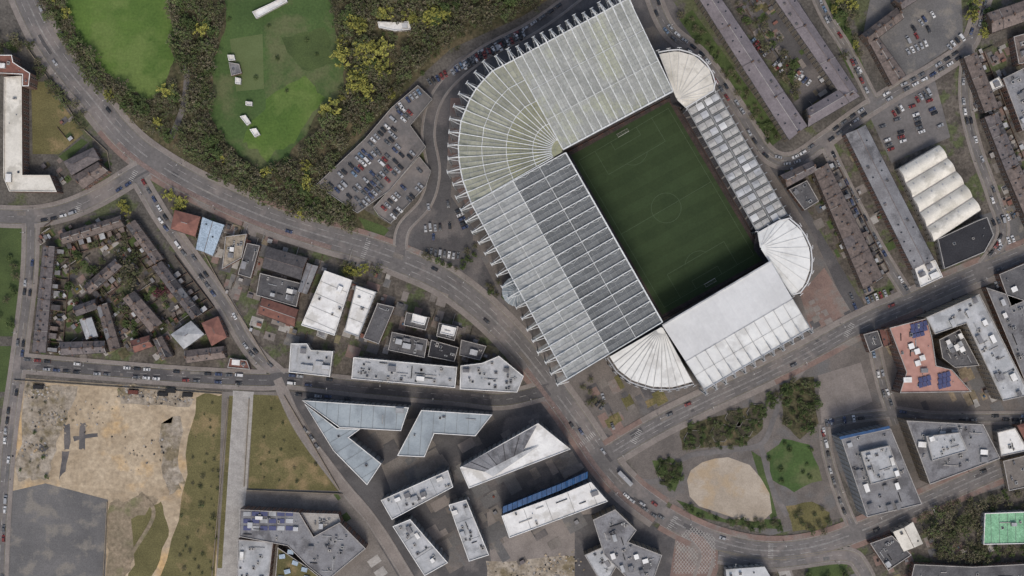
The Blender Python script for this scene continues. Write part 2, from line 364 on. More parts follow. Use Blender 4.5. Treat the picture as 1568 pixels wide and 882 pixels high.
# diagonal banding laid into the setts square
b=MB(); sp=[(1037,822),(1060,805),(1095,822),(1096,868),(1082,878),(1030,878)]
for sg in(1,-1):
    for k in range(-16,17):
        run=None
        for t in range(-60,61):
            x=1065+k*5+t*sg*.8; y=845+t
            ins=inside((x,y),sp)
            if ins and run is None: run=(x,y)
            if (not ins or t==60) and run is not None:
                a,c=G(*run),G(x,y); d=(c-a)
                if d.length>1: d.normalize(); nn=Vector((-d.y,d.x,0))*.16; z=zm+.01+(.004 if sg>0 else 0); b.face([(a.x-nn.x,a.y-nn.y,z),(c.x-nn.x,c.y-nn.y,z),(c.x+nn.x,c.y+nn.y,z),(a.x+nn.x,a.y+nn.y,z)],'pale_paving')
                run=None
b.obj('setts_banding')
# ---------------------------------------------------------------- small plots in the yards
def plots(name,poly,ang,n,ks,smin=2,smax=6,sheds=.35):
    b=MB(); sh=MB(); xs=[p[0] for p in poly];ys=[p[1] for p in poly]; a=math.radians(ang)
    base=zr-0.006
    for i in range(n):
        x,y=R.uniform(min(xs),max(xs)),R.uniform(min(ys),max(ys))
        if not inside((x,y),poly): continue
        p=G(x,y)
        if on_road(p.x,p.y,-1,3): continue
        sx,sy=R.uniform(smin,smax),R.uniform(smin,smax); k=R.choice(ks); z=base+0.0004*(i%300)
        ca,sa=math.cos(a),math.sin(a)
        b.face([(p.x+u*ca-v*sa,p.y+u*sa+v*ca,z) for u,v in((-sx/2,-sy/2),(sx/2,-sy/2),(sx/2,sy/2),(-sx/2,sy/2))],k)
        if R.random()<sheds: sh.box((p.x+R.uniform(-2,2),p.y+R.uniform(-2,2)),R.uniform(1.5,3.2),R.uniform(1.5,2.6),0,R.uniform(1.6,2.6),a,'brick_brown',R.choice(['slate','roof_dgrey','roof_lgrey','tile_red','slate_brown','coping','roof_grey']))
        if R.random()<sheds*.85:
            L=R.uniform(4,9); sh.beam((p.x-sx/2*ca,p.y-sx/2*sa,.7),(p.x-sx/2*ca-L*sa,p.y-sx/2*sa+L*ca,.7),.2,1.4,R.choice(['brick_brown','earth_dark','coping']))
        if R.random()<sheds*.35: sh.box((p.x,p.y),1.1,1.3,0,1.2,a+R.uniform(-.3,.3),R.choice(['dark','canvas_blue','grass_lawn','container_red']))
    b.obj(name); sh.obj('garden_sheds')
GP=['grass_lawn','grass_dry','plaza','pavement','mud','asphalt_dark','pale_paving','red_paving','wood_floor','grass_lawn']
YP=['asphalt_dark','asphalt_worn','plaza','pavement','pale_paving','mud','red_paving']
plots('garden_plots',[(60,350),(190,335),(300,480),(250,550),(60,548)],-55,300,GP)
plots('yard_plots',[(300,345),(400,355),(540,400),(700,450),(780,545),(560,545),(390,520),(340,440)],-17,220,YP,3,9)
plots('garden_plots',[(1105,-20),(1180,-20),(1300,140),(1230,170)],35,120,GP)
plots('yard_plots',[(1205,265),(1300,220),(1390,430),(1330,470)],-62,140,GP,2,6)
plots('yard_plots',[(1480,90),(1568,60),(1568,420),(1530,400)],-65,160,YP,2,7)
plots('yard_plots',[(1100,866),(1330,856),(1560,780),(1560,880),(1100,900)],20,120,YP,3,8)
plots('yard_plots',[(1340,515),(1560,440),(1568,700),(1400,650)],25,100,YP,3,8)
plots('yard_plots',[(100,100),(130,160),(170,250),(110,290),(60,250)],40,20,GP,2,5)
plots('campus_paving_panels',[(560,650),(830,620),(900,760),(880,860),(640,860),(590,760)],30,90,['asphalt_dark','plaza','asphalt_worn','park_tarmac','pavement'],3,14,.04)
plots('campus_paving_panels',[(500,750),(540,745),(620,880),(570,880)],-55,30,['plaza','pavement','pale_paving','grass_lawn'],3,8,.04)
plots('apron_panels',[(880,590),(930,570),(1080,620),(940,670)],28,40,['plaza','pavement','asphalt_dark','red_paving','grass_dry'],3,9,.05)
plots('apron_panels',[(1240,450),(1300,480),(1245,515)],28,20,['plaza','pavement','asphalt_dark','red_paving'],2,6,.05)
# ---------------------------------------------------------------- buildings
def wallwin(b,poly,h,fh=3.1,sp=3.2,ww=1.3,wh=1.5,z0=0,k='glass'):
    n=len(poly)
    for i in range(n):
        a=Vector(poly[i][:2]);c=Vector(poly[(i+1)%n][:2]);L=(c-a).length
        if L<3: continue
        d=(c-a)/L; o=Vector((d.y,-d.x)); m=int(L/sp)
        for f in range(max(1,int(h/fh))):
            zc=z0+f*fh+0.9
            for q in range(m):
                p=a+d*((q+0.5)*L/m)
                for (e,off,kk) in((0.12,0.03,'frame'),(0,0.06,k)):
                    u=p-d*(ww/2+e)+o*off;v=p+d*(ww/2+e)+o*off
                    b.face([(u.x,u.y,zc-e),(v.x,v.y,zc-e),(v.x,v.y,zc+wh+e),(u.x,u.y,zc+wh+e)],kk)
def clutter(b,poly,z,n,ang):
    xs=[p[0] for p in poly];ys=[p[1] for p in poly]
    pin=inset(poly,1.8)
    for _ in range(n):
        for t in range(12):
            p=(R.uniform(min(xs),max(xs)),R.uniform(min(ys),max(ys)))
            if inside(p,pin): break
        else: continue
        k=R.random()
        if k<0.35:
            sx,sy=R.uniform(.8,2),R.uniform(.8,2.6); h=R.uniform(0.6,1.6)
            b.box(p,sx,sy,z,z+h,ang,R.choice(['metal','coping','roof_grey'])); b.cyl((p[0],p[1],z+h),(p[0],p[1],z+h+0.15),min(sx,sy)*0.34,min(sx,sy)*0.34,10,'dark')
        elif k<0.5:
            b.box(p,R.uniform(2.5,5),R.uniform(2,3.5),z,z+R.uniform(1.5,2.6),ang,'render',R.choice(['roof_lgrey','roof_grey','roof_white']))
        elif k<0.62:
            b.box(p,1.6,1.6,z,z+0.35,ang,'frame'); b.box(p,1.3,1.3,z+0.36,z+0.5,ang,'glass')
        elif k<0.8:
            b.cyl((p[0],p[1],z),(p[0],p[1],z+1.1),0.25,0.25,8,'metal')
        else:
            L=R.uniform(3,9); an=ang+(math.pi/2 if R.random()<.5 else 0)
            q=(p[0]+math.cos(an)*L,p[1]+math.sin(an)*L)
            if inside(q,pin): b.beam((p[0],p[1],z+0.4),(q[0],q[1],z+0.4),0.45,0.4,R.choice(['metal','dark','coping']))
def building(name,pts,h,roof='flat',rm='roof_grey',wm='brick',cl=None,rh=2.6,par=None,seams=0,chim=True,off=0,win=True,cop='coping',lights=True,cstep=1):
    W=ccw([Vector(G(x,y,h)[:2]) for x,y in pts])
    cen=sum(W,Vector((0,0)))/len(W)
    e=par or empty(name,(cen.x,cen.y,0))
    edges=[(W[(i+1)%len(W)]-W[i]) for i in range(len(W))]
    le=max(edges,key=lambda v:v.length); ang=math.atan2(le.y,le.x)
    b=MB(); b.prism(W,0,h,wm,cap=False)
    rb=MB(); cb=MB()
    if roof=='flat':
        I=inset(W,0.45); n=len(W)
        for i in range(n):
            j=(i+1)%n
            rb.face([(*W[i],h),(*W[j],h),(*I[j],h),(*I[i],h)],cop)
            rb.face([(*I[i],h),(*I[j],h),(*I[j],h-0.7),(*I[i],h-0.7)],wm)
        rb.face([(*p,h-0.7) for p in I],rm)
        ar=abs(area(W)); nn=int(ar/45) if cl is None else cl
        clutter(cb,W,h-0.7,min(nn,40),ang)
        if seams:
            d=le.normalized(); ts=[(w-cen).dot(d) for w in W]; t=min(ts)+seams
            while t<max(ts):
                o=cen+d*t; hit=[]
                for i in range(n):
                    A=I[i];B=I[(i+1)%n]; a1=(A-o).dot(d);a2=(B-o).dot(d)
                    if (a1>0)!=(a2>0): f=a1/(a1-a2); hit.append((A+(B-A)*f))
                if len(hit)==2: rb.beam((*hit[0],h-0.62),(*hit[1],h-0.62),0.18,0.14,'seam')
                t+=seams
    else:
        if (W[1]-W[0]).length+(W[3]-W[2]).length < (W[2]-W[1]).length+(W[0]-W[3]).length: W=W[1:]+W[:1]
        a,b2,c2,d2=W; e1=(a+d2)/2;e2=(b2+c2)/2
        if roof=='hip':
            L=(e2-e1).length; wd=(a-d2).length; s=min(wd/2,L*0.45)/L; e1,e2=e1+(e2-e1)*s,e2-(e2-e1)*s
        z=h+rh
        def X(p): return p+ (p-cen).normalized()*0.4
        A,B,Cc,D=[X(p) for p in(a,b2,c2,d2)]
        rb.face([(*A,h-.1),(*B,h-.1),(*e2,z),(*e1,z)],rm); rb.face([(*Cc,h-.1),(*D,h-.1),(*e1,z),(*e2,z)],rm)
        if roof=='hip':
            rb.face([(*D,h-.1),(*A,h-.1),(*e1,z)],rm); rb.face([(*B,h-.1),(*Cc,h-.1),(*e2,z)],rm)
        else:
            b.face([(*d2,h),(*a,h),(*e1,z-0.1)],wm); b.face([(*b2,h),(*c2,h),(*e2,z-0.1)],wm)
        rb.beam((*e1,z+.05),(*e2,z+.05),0.3,0.2,'coping' if R.random()<0.3 else 'slate_brown')
        rb.beam((*A,h-.1),(*B,h-.1),.22,.16,'dark'); rb.beam((*Cc,h-.1),(*D,h-.1),.22,.16,'dark')
        L=(e2-e1).length; nh=max(1,int(L/6.2)); ux=(e2-e1).normalized() if L>0.1 else Vector((1,0)); px=Vector((-ux.y,ux.x))
        if roof=='gable':
            for i in range(nh+1):
                t=i/nh; q=e1+(e2-e1)*t; l=a+(b2-a)*t; r_=d2+(c2-d2)*t
                if chim and i%cstep==0:
                    if R.random()<.5: rb.beam((*l,h+.15),(*q,z+.15),0.22,0.22,R.choice(['coping','slate_dark','slate_brown']))
                    if R.random()<.5: rb.beam((*r_,h+.15),(*q,z+.15),0.22,0.22,R.choice(['coping','slate_dark','slate_brown']))
                    p=q+ux*(0.3 if i==0 else -0.3 if i==nh else R.uniform(-.4,.4)); hh=R.uniform(.9,1.4); cw_=R.uniform(1.2,2.0)
                    cb.box(p,0.8,cw_,z-1.2,z+hh,ang,'brick_brown')
                    for s in(-0.3,0.3):
                        pp=p+px*s*cw_; cb.cyl((*pp,z+hh),(*pp,z+hh+.5),0.16,0.13,6,'pot')
                if chim and i<nh and R.random()<.35:
                    for (o0,o1) in((a,b2),(d2,c2)):
                        if R.random()<.6:
                            t1=(i+1)/nh; l0=o0+(o1-o0)*t;l1=o0+(o1-o0)*t1;r0=e1+(e2-e1)*t;r1=e1+(e2-e1)*t1
                            rb.face([(*l0,h+.04),(*l1,h+.04),(*r1,z+.04),(*r0,z+.04)],R.choice([rm,'slate','slate_brown','slate_dark','roof_grey'] if rm!='slate_purple' else ['slate_purple']))
                if lights and i<nh:
                    for side in(0,1):
                        if R.random()<0.5:
                            tt=(i+R.uniform(0.3,0.7))/nh; v=R.uniform(0.3,0.65)
                            lo=(a+(b2-a)*tt) if side==0 else (d2+(c2-d2)*tt); hi=e1+(e2-e1)*tt
                            p=lo+(hi-lo)*v; zz=h+(z-h)*v
                            if R.random()<0.3: cb.box(p,1.5,1.5,zz-0.5,zz+1.0,ang,'render',R.choice(['roof_dgrey','slate']))
                            else: cb.box(p,.8,1.0,zz-0.3,zz+0.3,ang,'slate_dark','glass')
        if off:
            base0,base1=(a,b2) if off>0 else (d2,c2)
            od=(a-d2).normalized()*(1 if off>0 else -1); dep=abs(off)
            for i in range(nh):
                if R.random()<.12: continue
                t=(i+0.3+0.3*(i%2))/nh; dd=dep*R.uniform(.7,1.5); p=base0+(base1-base0)*t; q=p+od*(dd/2+0.02)
                hh=R.uniform(3,6); sx=R.uniform(2.2,3.4)
                cb.box(q,sx,dd,0,hh,ang,wm,R.choice(['slate','slate_brown','slate_dark','roof_lgrey','roof_grey']))
                p2=base0+(base1-base0)*(i/nh); cb.beam((*p2,1),(*(p2+od*(dep+4)),1),0.25,2,'brick_brown')
            cb.beam((*(base0+od*(dep+4)),1),(*(base1+od*(dep+4)),1),0.25,2.1,'brick_brown')
    b.obj('walls',e); rb.obj('roof',e); cb.obj('chimneys' if roof=='gable' and chim else 'roof_plant',e)
    if win:
        wb=MB(); wallwin(wb,W,h)
        A=W[0];Bq=W[1]; d=(Bq-A).normalized();o=Vector((d.y,-d.x)); m=A+(Bq-A)*0.08+d*0.8
        wb.obj('windows',e); db=MB(); db.box(m+o*0.06,1.1,0.16,0,2.2,math.atan2(d.y,d.x),'door'); db.obj('door',e)
    return e
def terr(pts,h=7.5,rm=None,wm='brick_brown',off=0,name='terraced_houses',rh=2.6):
    return building(name,pts,h,'gable',rm or R.choice(['slate','slate_brown','slate']),wm,off=off,rh=rh)
building('apartment_block',[(6,118),(33,116),(34,268),(76,268),(87,294),(14,293),(5,272)],12,rm='roof_cream',wm='brick',cl=6,cop='roof_cream')
building('apartment_block',[(-6,84),(18,84),(20,95),(46,112),(44,132),(34,132),(34,114),(-6,112)],14,rm='tile_red',wm='brick',cl=9,cop='roof_white')
building('brick_house',[(98,247),(142,226),(152,244),(110,268)],8,'hip','slate')
building('brick_house',[(112,270),(150,248),(165,262),(128,289)],8,'gable','slate_brown','brick')
building('brick_house',[(268,322),(306,332),(298,362),(262,350)],8,'hip','tile_red')
building('workshop',[(310,333),(343,345),(326,391),(300,381)],7,'gable','roof_paleblue','render',rh=1.2,chim=False)
terr([(92,358),(184,330),(190,346),(97,374)],off=3,rm='slate_brown')
terr([(193,346),(207,337),(250,396),(236,404)],off=-3)
terr([(233,410),(248,400),(309,480),(294,489)],off=3)
terr([(66,376),(84,378),(70,540),(49,538)],off=4)
terr([(128,438),(176,396),(187,408),(138,450)],off=3,rm='slate_brown')
terr([(188,458),(206,446),(248,494),(230,508)],off=-3,rm='slate_brown')
terr([(112,470),(146,458),(150,472),(118,484)])
terr([(148,470),(164,464),(184,532),(168,538)])
terr([(92,524),(160,522),(162,540),(94,544)],off=0)
terr([(122,490),(140,486),(150,515),(132,519)],rm='roof_lgrey')
terr([(200,522),(228,514),(234,530),(206,540)],rm='tile_red')
terr([(234,520),(248,515),(264,545),(248,551)],rm='slate_brown')
building('brick_house',[(262,512),(292,492),(312,512),(282,534)],8,'hip','roof_lgrey','render')
building('brick_house',[(309,495),(334,485),(347,516),(324,529)],8,'hip','tile_red')
terr([(283,537),(342,530),(345,548),(286,556)],rm='slate_brown')
building('garage_block',[(352,548),(378,552),(383,566),(348,563)],4,rm='tile_red',wm='brick',cl=7)
building('workshop',[(345,362),(378,358),(370,395),(340,412)],6,rm='rubble',wm='brick',cl=9)
building('warehouse',[(378,372),(398,376),(384,426),(364,420)],6,rm='roof_dgrey',wm='brick',cl=6)
building('warehouse',[(410,378),(470,395),(460,428),(402,410)],8,'gable','slate_dark','brick',rh=2,chim=False)
building('warehouse',[(398,418),(462,434),(454,470),(392,452)],6,rm='roof_dgrey',wm='brick',cl=14)
building('warehouse',[(402,456),(456,474),(450,500),(396,480)],6,'gable','tile_red','brick',rh=2,chim=False)
building('warehouse',[(470,403),(487,408),(470,450),(456,446)],7,'gable','roof_grey','brick',rh=1.4,chim=False)
building('warehouse',[(497,414),(539,429),(512,514),(461,498)],10,rm='roof_white',wm='render',cl=4,cop='roof_white',seams=8)
building('office_block',[(545,437),(576,447),(549,516),(527,508)],10,rm='roof_white',wm='render',cl=3,cop='roof_lgrey',seams=9)
building('office_block',[(578,464),(604,470),(580,527),(556,518)],9,rm='roof_dgrey',wm='brick',cl=6)
building('office_block',[(445,526),(470,526),(476,536),(510,538),(505,577),(442,570)],9,rm='roof_lgrey',wm='render',cl=14,cop='roof_white')
building('office_block',[(488,498),(504,506),(498,520),(484,514)],5,rm='roof_lgrey',wm='render',cl=3)
building('tower_block',[(622,478),(658,486),(652,506),(618,498)],12,rm='roof_dgrey',wm='brick',cl=7)
building('tower_block',[(672,494),(702,500),(696,522),(668,515)],12,rm='roof_dgrey',wm='brick',cl=6)
building('plant_room',[(632,480),(654,486),(650,498),(630,493)],14.5,rm='roof_white',wm='render',cl=1,win=False,cop='roof_white')
building('plant_room',[(677,497),(699,502),(695,515),(674,510)],14.5,rm='roof_white',wm='render',cl=1,win=False,cop='roof_white')
building('office_block',[(600,508),(655,520),(650,548),(594,536)],9,rm='roof_dgrey',wm='brick',cl=16)
building('office_block',[(660,520),(702,532),(696,554),(655,546)],8,rm='roof_black',wm='brick',cl=8)
building('office_block',[(706,520),(745,530),(735,552),(703,544)],7,rm='roof_dgrey',wm='brick',cl=6)
building('apartment_block',[(541,547),(700,562),(697,594),(538,580)],14,rm='roof_lgrey',wm='render',cl=50,cop='roof_white')
building('apartment_block',[(705,560),(738,556),(764,545),(802,576),(792,601),(704,596)],15,rm='roof_lgrey',wm='render',cl=30,cop='roof_white')
building('student_residence',[(462,613),(626,624),(614,660),(520,655)],18,'flat','roof_blue','cladding',cl=3,seams=7,cop='roof_white')
building('student_residence',[(466,618),(516,656),(552,657),(534,670),(584,710),(562,743),(510,690)],18,'flat','roof_blue','cladding',cl=4,seams=7,cop='roof_white')
building('student_residence',[(645,628),(754,635),(728,668),(665,664),(650,700),(608,698)],18,'flat','roof_blue','cladding',cl=4,seams=7,cop='roof_white')
building('office_block',[(583,766),(686,720),(694,746),(600,796)],18,rm='roof_lgrey',wm='cladding',cl=18,seams=12,cop='roof_white')
building('office_block',[(601,806),(628,795),(686,862),(650,882)],16,rm='roof_lgrey',wm='cladding',cl=18,seams=12,cop='roof_white')
building('office_block',[(687,773),(714,765),(749,850),(718,860)],16,rm='roof_lgrey',wm='cladding',cl=16,seams=12,cop='roof_white')
e=building('office_block',[(704,716),(824,648),(874,688),(718,748)],22,rm='roof_white',wm='cladding',cl=1,cop='roof_white')
b=MB()
b.face([G(708,714,22.2),G(822,652,22.2),G(800,692,23.4),G(742,722,23.4)],'roof_grey'); b.face([G(742,722,23.4),G(800,692,23.4),G(826,682,22.2),G(755,730,22.2)],'roof_lgrey')
for i in range(9):
    a=G(708+i*12.5,714-i*6.8,22.2); c=G(742+i*6.4,722-i*3.3,23.4); b.beam(a+Vector((0,0,.1)),c+Vector((0,0,.1)),.3,.2,'dark' if i%2 else 'seam')
b.obj('roof_facets',e)
e=building('office_block',[(768,790),(862,756),(905,738),(931,768),(780,824)],20,rm='roof_white',wm='cladding',cl=9,seams=14,cop='roof_white')
b=MB()
p0,p1,p2=G(770,782,20),G(860,746,20),G(900,728,20)
for a,c in((p0,p1),(p1,p2)):
    n=12
    for i in range(n):
        q=a+(c-a)*i/n; q2=a+(c-a)*(i+0.92)/n
        for zz in range(5):
            z0=zz*4; z1=zz*4+3.7
            b.face([(q.x,q.y+z0*0.12,z0),(q2.x,q2.y+z0*0.12,z0),(q2.x,q2.y+z1*0.12,z1),(q.x,q.y+z1*0.12,z1)],'blue_glass')
        b.face([(q.x,q.y+2.4,20.3+.2*(i%3)),(q2.x,q2.y+2.4,20.3),(q2.x,q2.y-1.5,20.3),(q.x,q.y-1.5,20.3+.2*(i%3))],'blue_glass')
b.obj('blue_facade',e)
building('lecture_building',[(367,780),(458,785),(480,822),(520,800),(560,840),(500,890),(470,866),(440,836),(366,822)],14,rm='roof_grey',wm='brick',cl=40)
building('lecture_building',[(460,785),(518,787),(522,800),(482,820)],11,rm='pale_paving',wm='brick',cl=16)
building('lecture_building',[(364,826),(418,830),(410,900),(362,900)],12,rm='roof_lgrey',wm='brick',cl=16)
e=building('glazed_atrium',[(425,838),(470,868),(498,890),(420,900)],9,rm='grass_dry',wm='glass',cl=0)
b=MB()
for (x,y) in [(432,852),(445,845),(452,862),(466,872),(440,875),(470,885),(455,888),(430,885)]:
    p=G(x,y,9); b.box(p,3.6,2.6,8.4,9.6,R.uniform(-.4,.4),'roof_paleblue')
b.obj('skylights',e)
e=empty('rooftop_solar_array',G(410,800)); b=MB()
for i in range(6):
    for j in range(3):
        p=G(378+i*13,787+j*11,14); b.box(p,4.4,2.6,13.35,13.7,-0.03,'roof_lgrey' if (i+j)%3==0 else 'solar')
b.obj('panels',e)
building('office_block',[(908,796),(942,780),(975,812),(962,830),(1014,850),(1000,890),(965,890),(925,850)],16,rm='roof_grey',wm='stone',cl=40)
building('office_block',[(895,850),(922,838),(945,866),(925,900)],12,rm='roof_lgrey',wm='stone',cl=12)
building('office_block',[(1288,672),(1364,656),(1412,772),(1328,792)],24,rm='roof_grey',wm='cladding',cl=40)
building('office_roof_plantroom',[(1318,692),(1362,682),(1380,730),(1334,742)],28,rm='roof_lgrey',wm='metal',cl=20,win=False)
e=empty('glass_canopy',G(1325,662,0)); b=MB()
b.face([G(1285,669,24.4),G(1362,652,24.4),G(1363,656,24.4),G(1287,673,24.4)],'blue_glass'); b.obj('panes',e)
building('office_block',[(1388,644),(1506,650),(1532,702),(1424,742)],20,rm='roof_grey',wm='stone',cl=40)
building('office_roof_plantroom',[(1418,668),(1470,662),(1482,690),(1428,706)],24,rm='roof_lgrey',wm='metal',cl=18,win=False)
building('brick_house',[(1527,662),(1555,655),(1575,690),(1533,699)],9,rm='roof_white',wm='render',cl=4)
building('brick_house',[(1558,652),(1600,640),(1610,680),(1578,690)],9,'hip','tile_red','brick')
building('office_block',[(1536,706),(1600,690),(1600,740),(1545,752)],6,rm='plaza',wm='stone',cl=6)
e=building('office_block',[(1362,502),(1420,487),(1428,520),(1434,560),(1458,566),(1488,600),(1378,602),(1388,570)],18,rm='terracotta',wm='brick',cl=22)
b=MB()
for (x,y,nx,ny) in [(1398,500,4,2),(1400,514,3,1),(1440,576,3,3),(1410,582,3,2)]:
    for i in range(nx):
        for j in range(ny): p=G(x+i*6.4,y+j*8-i*1.7,18.6); b.box(p,2.3,2.9,18.0,18.4,0.26,'solar')
for (x,y) in [(1395,530),(1404,538),(1412,548),(1405,556)]:
    p=G(x,y,18); b.box(p,3.2,3.2,17.3,19,.3,'render','roof_white')
b.obj('solar_panels',e)
building('office_block',[(1418,486),(1500,450),(1578,605),(1536,614),(1480,495),(1432,512)],20,rm='roof_lgrey',wm='stone',cl=40)
building('office_block',[(1438,520),(1470,504),(1500,560),(1462,563),(1443,548)],12,rm='roof_dgrey',wm='stone',cl=24)
building('brick_house',[(1322,512),(1344,506),(1352,530),(1332,540)],9,rm='roof_dgrey',wm='brick',cl=9)
building('brick_house',[(1347,505),(1360,502),(1368,527),(1354,530)],10,'gable','tile_red','brick')
building('supermarket',[(1508,786),(1610,782),(1610,832),(1506,834)],8,rm='roof_green',wm='render',cl=6,cop='roof_white',seams=5)
building('brick_house',[(1368,815),(1398,800),(1413,832),(1384,844)],8,'gable','roof_cream','render',rh=1.5,chim=False)
building('warehouse',[(1332,832),(1366,820),(1396,850),(1360,874)],8,rm='roof_dgrey',wm='brick',cl=16)
building('warehouse',[(1400,864),(1490,868),(1600,862),(1600,910),(1390,910)],8,rm='roof_dgrey',wm='brick',cl=16)
building('brick_house',[(1112,872),(1170,868),(1190,900),(1112,900)],9,'gable','roof_white','render',chim=False)
building('georgian_terrace',[(1056,-24),(1086,-30),(1236,192),(1208,214)],13,'gable','slate_purple','stone',rh=2.4,cstep=4)
building('georgian_terrace',[(1172,-22),(1200,-30),(1314,140),(1292,152)],13,'gable','slate_purple','stone',rh=2.4,cstep=4)
building('georgian_terrace',[(1236,166),(1296,130),(1316,148),(1238,194)],13,'gable','slate_purple','stone',rh=2.4,cstep=4)
terr([(1320,52),(1372,12),(1384,28),(1332,68)],rm='slate_brown',h=9)
terr([(1332,66),(1346,58),(1388,116),(1366,130)],rm='slate_brown',h=9)
terr([(1370,0),(1440,-40),(1450,-28),(1382,14)],rm='slate',h=9)
building('office_block',[(1295,206),(1326,192),(1430,396),(1398,412)],10,'gable','roof_grey','brick',rh=2.2,chim=False)
building('white_house',[(1400,408),(1432,398),(1444,424),(1410,440)],9,rm='roof_white',wm='render',cl=9,cop='roof_white')
terr([(1246,262),(1268,250),(1352,424),(1322,442)],h=9,rm='slate_brown',off=3)
terr([(1196,268),(1244,246),(1250,262),(1206,286)],h=9,rm='slate')
building('brick_house',[(1208,290),(1236,276),(1254,308),(1232,322)],7,rm='roof_dgrey',wm='brick',cl=14)
def vault(pts,h,n,k):
    a,b_,c_,d_=[G(x,y,h) for x,y in pts]; cen=(a+b_+c_+d_)/4; e=empty('vaulted_warehouse',(cen.x,cen.y,0))
    w=MB(); W=ccw([Vector(p[:2]) for p in(a,b_,c_,d_)]); w.prism(W,0,h,'render'); w.obj('walls',e)
    r_=MB()
    for i in range(n):
        u0,u1=(i+0.04)/n,(i+0.96)/n; prev=None
        for s in range(9):
            t=s/8; u=u0+(u1-u0)*t; zz=h+0.3+2.2*math.sin(math.pi*t)
            p=a+(d_-a)*u; q=b_+(c_-b_)*u; cur=(Vector((p.x,p.y,zz)),Vector((q.x,q.y,zz)))
            if prev: r_.face([prev[0],prev[1],cur[1],cur[0]],k)
            prev=cur
            if s==2:
                for t2 in range(4): m=cur[0].lerp(cur[1],(t2+.5)/4); r_.box((m.x,m.y),.8,1.2,m.z-.4,m.z+.15,.45,'coping','roof_lgrey')
    r_.obj('barrel_vaults',e); wb=MB(); wallwin(wb,W,h); wb.obj('windows',e)
vault([(1376,258),(1438,222),(1502,322),(1430,370)],9,5,'roof_cream')
building('office_block',[(1436,366),(1496,338),(1512,332),(1522,360),(1508,386),(1446,412)],9,rm='roof_black',wm='render',cl=5,cop='coping')
terr([(1476,88),(1496,80),(1530,165),(1508,172)],h=9,rm='slate_brown',off=3)
terr([(1508,180),(1528,172),(1560,250),(1540,262)],h=9,rm='slate',off=3)
terr([(1540,262),(1562,254),(1610,360),(1586,370)],h=9,rm='slate_brown',off=3)
terr([(1512,20),(1600,-10),(1606,20),(1520,50)],h=9,rm='slate_brown')
building('white_house',[(1514,126),(1530,117),(1538,132),(1520,140)],8,'flat','roof_white','render',cl=1)
building('office_block',[(1536,120),(1568,104),(1610,180),(1566,200)],10,rm='roof_grey',wm='brick',cl=20)
building('office_block',[(1552,56),(1610,40),(1610,90),(1560,98)],10,rm='slate_brown',wm='brick',cl=14)
building('office_block',[(1530,420),(1600,390),(1620,440),(1548,470)],9,rm='roof_dgrey',wm='brick',cl=14)
building('office_block',[(1510,440),(1600,470),(1620,560),(1568,580)],9,rm='roof_grey',wm='brick',cl=30)
building('cricket_pavilion',[(578,33),(604,34),(628,32),(629,45),(604,47),(580,42)],5,rm='roof_white',wm='render',cl=1,cop='roof_white')
for p in [[(386,18),(412,6),(436,-6),(440,2),(418,14),(392,28)],[(348,84),(358,84),(360,92),(350,93)],[(360,118),(369,120),(368,129),(360,128)],[(367,178),(376,176),(384,188),(378,192)],[(382,198),(392,196),(398,206),(390,210)],[(376,155),(386,156),(386,162),(376,161)]]:
    building('park_hut',p,3,rm='roof_white',wm='render',cl=0,cop='roof_white',win=False)
building('park_hut',[(350,95),(366,98),(370,112),(354,116)],3,rm='roof_grey',wm='brick',cl=3,win=False)
def deck(pts,h):
    W=ccw([Vector(G(x,y,h)[:2]) for x,y in pts]); cen=sum(W,Vector((0,0)))/len(W); e=empty('car_park_deck',(cen.x,cen.y,0))
    b=MB(); b.prism(W,0,h-2.2,'concrete','asphalt_worn'); b.prism(W,h-1.2,h,'concrete','asphalt')
    b.obj('slabs',e); c=MB()
    for i in range(len(W)):
        A,B=W[i],W[(i+1)%len(W)]; c.beam((*A,h+.5),(*B,h+.5),0.25,0.9,'coping')
        m=int((B-A).length/6)
        for j in range(m): q=A+(B-A)*(j+.5)/max(1,m); c.beam((*q,h-2.3),(*q,h-1.1),0.5,0.5,'concrete')
    c.obj('parapets',e)
deck([(485,283),(560,212),(600,165),(640,131),(662,152),(628,192),(652,225),(596,292),(547,326)],5)
deck([(572,318),(642,240),(660,262),(652,285),(598,342),(580,330)],3.5)
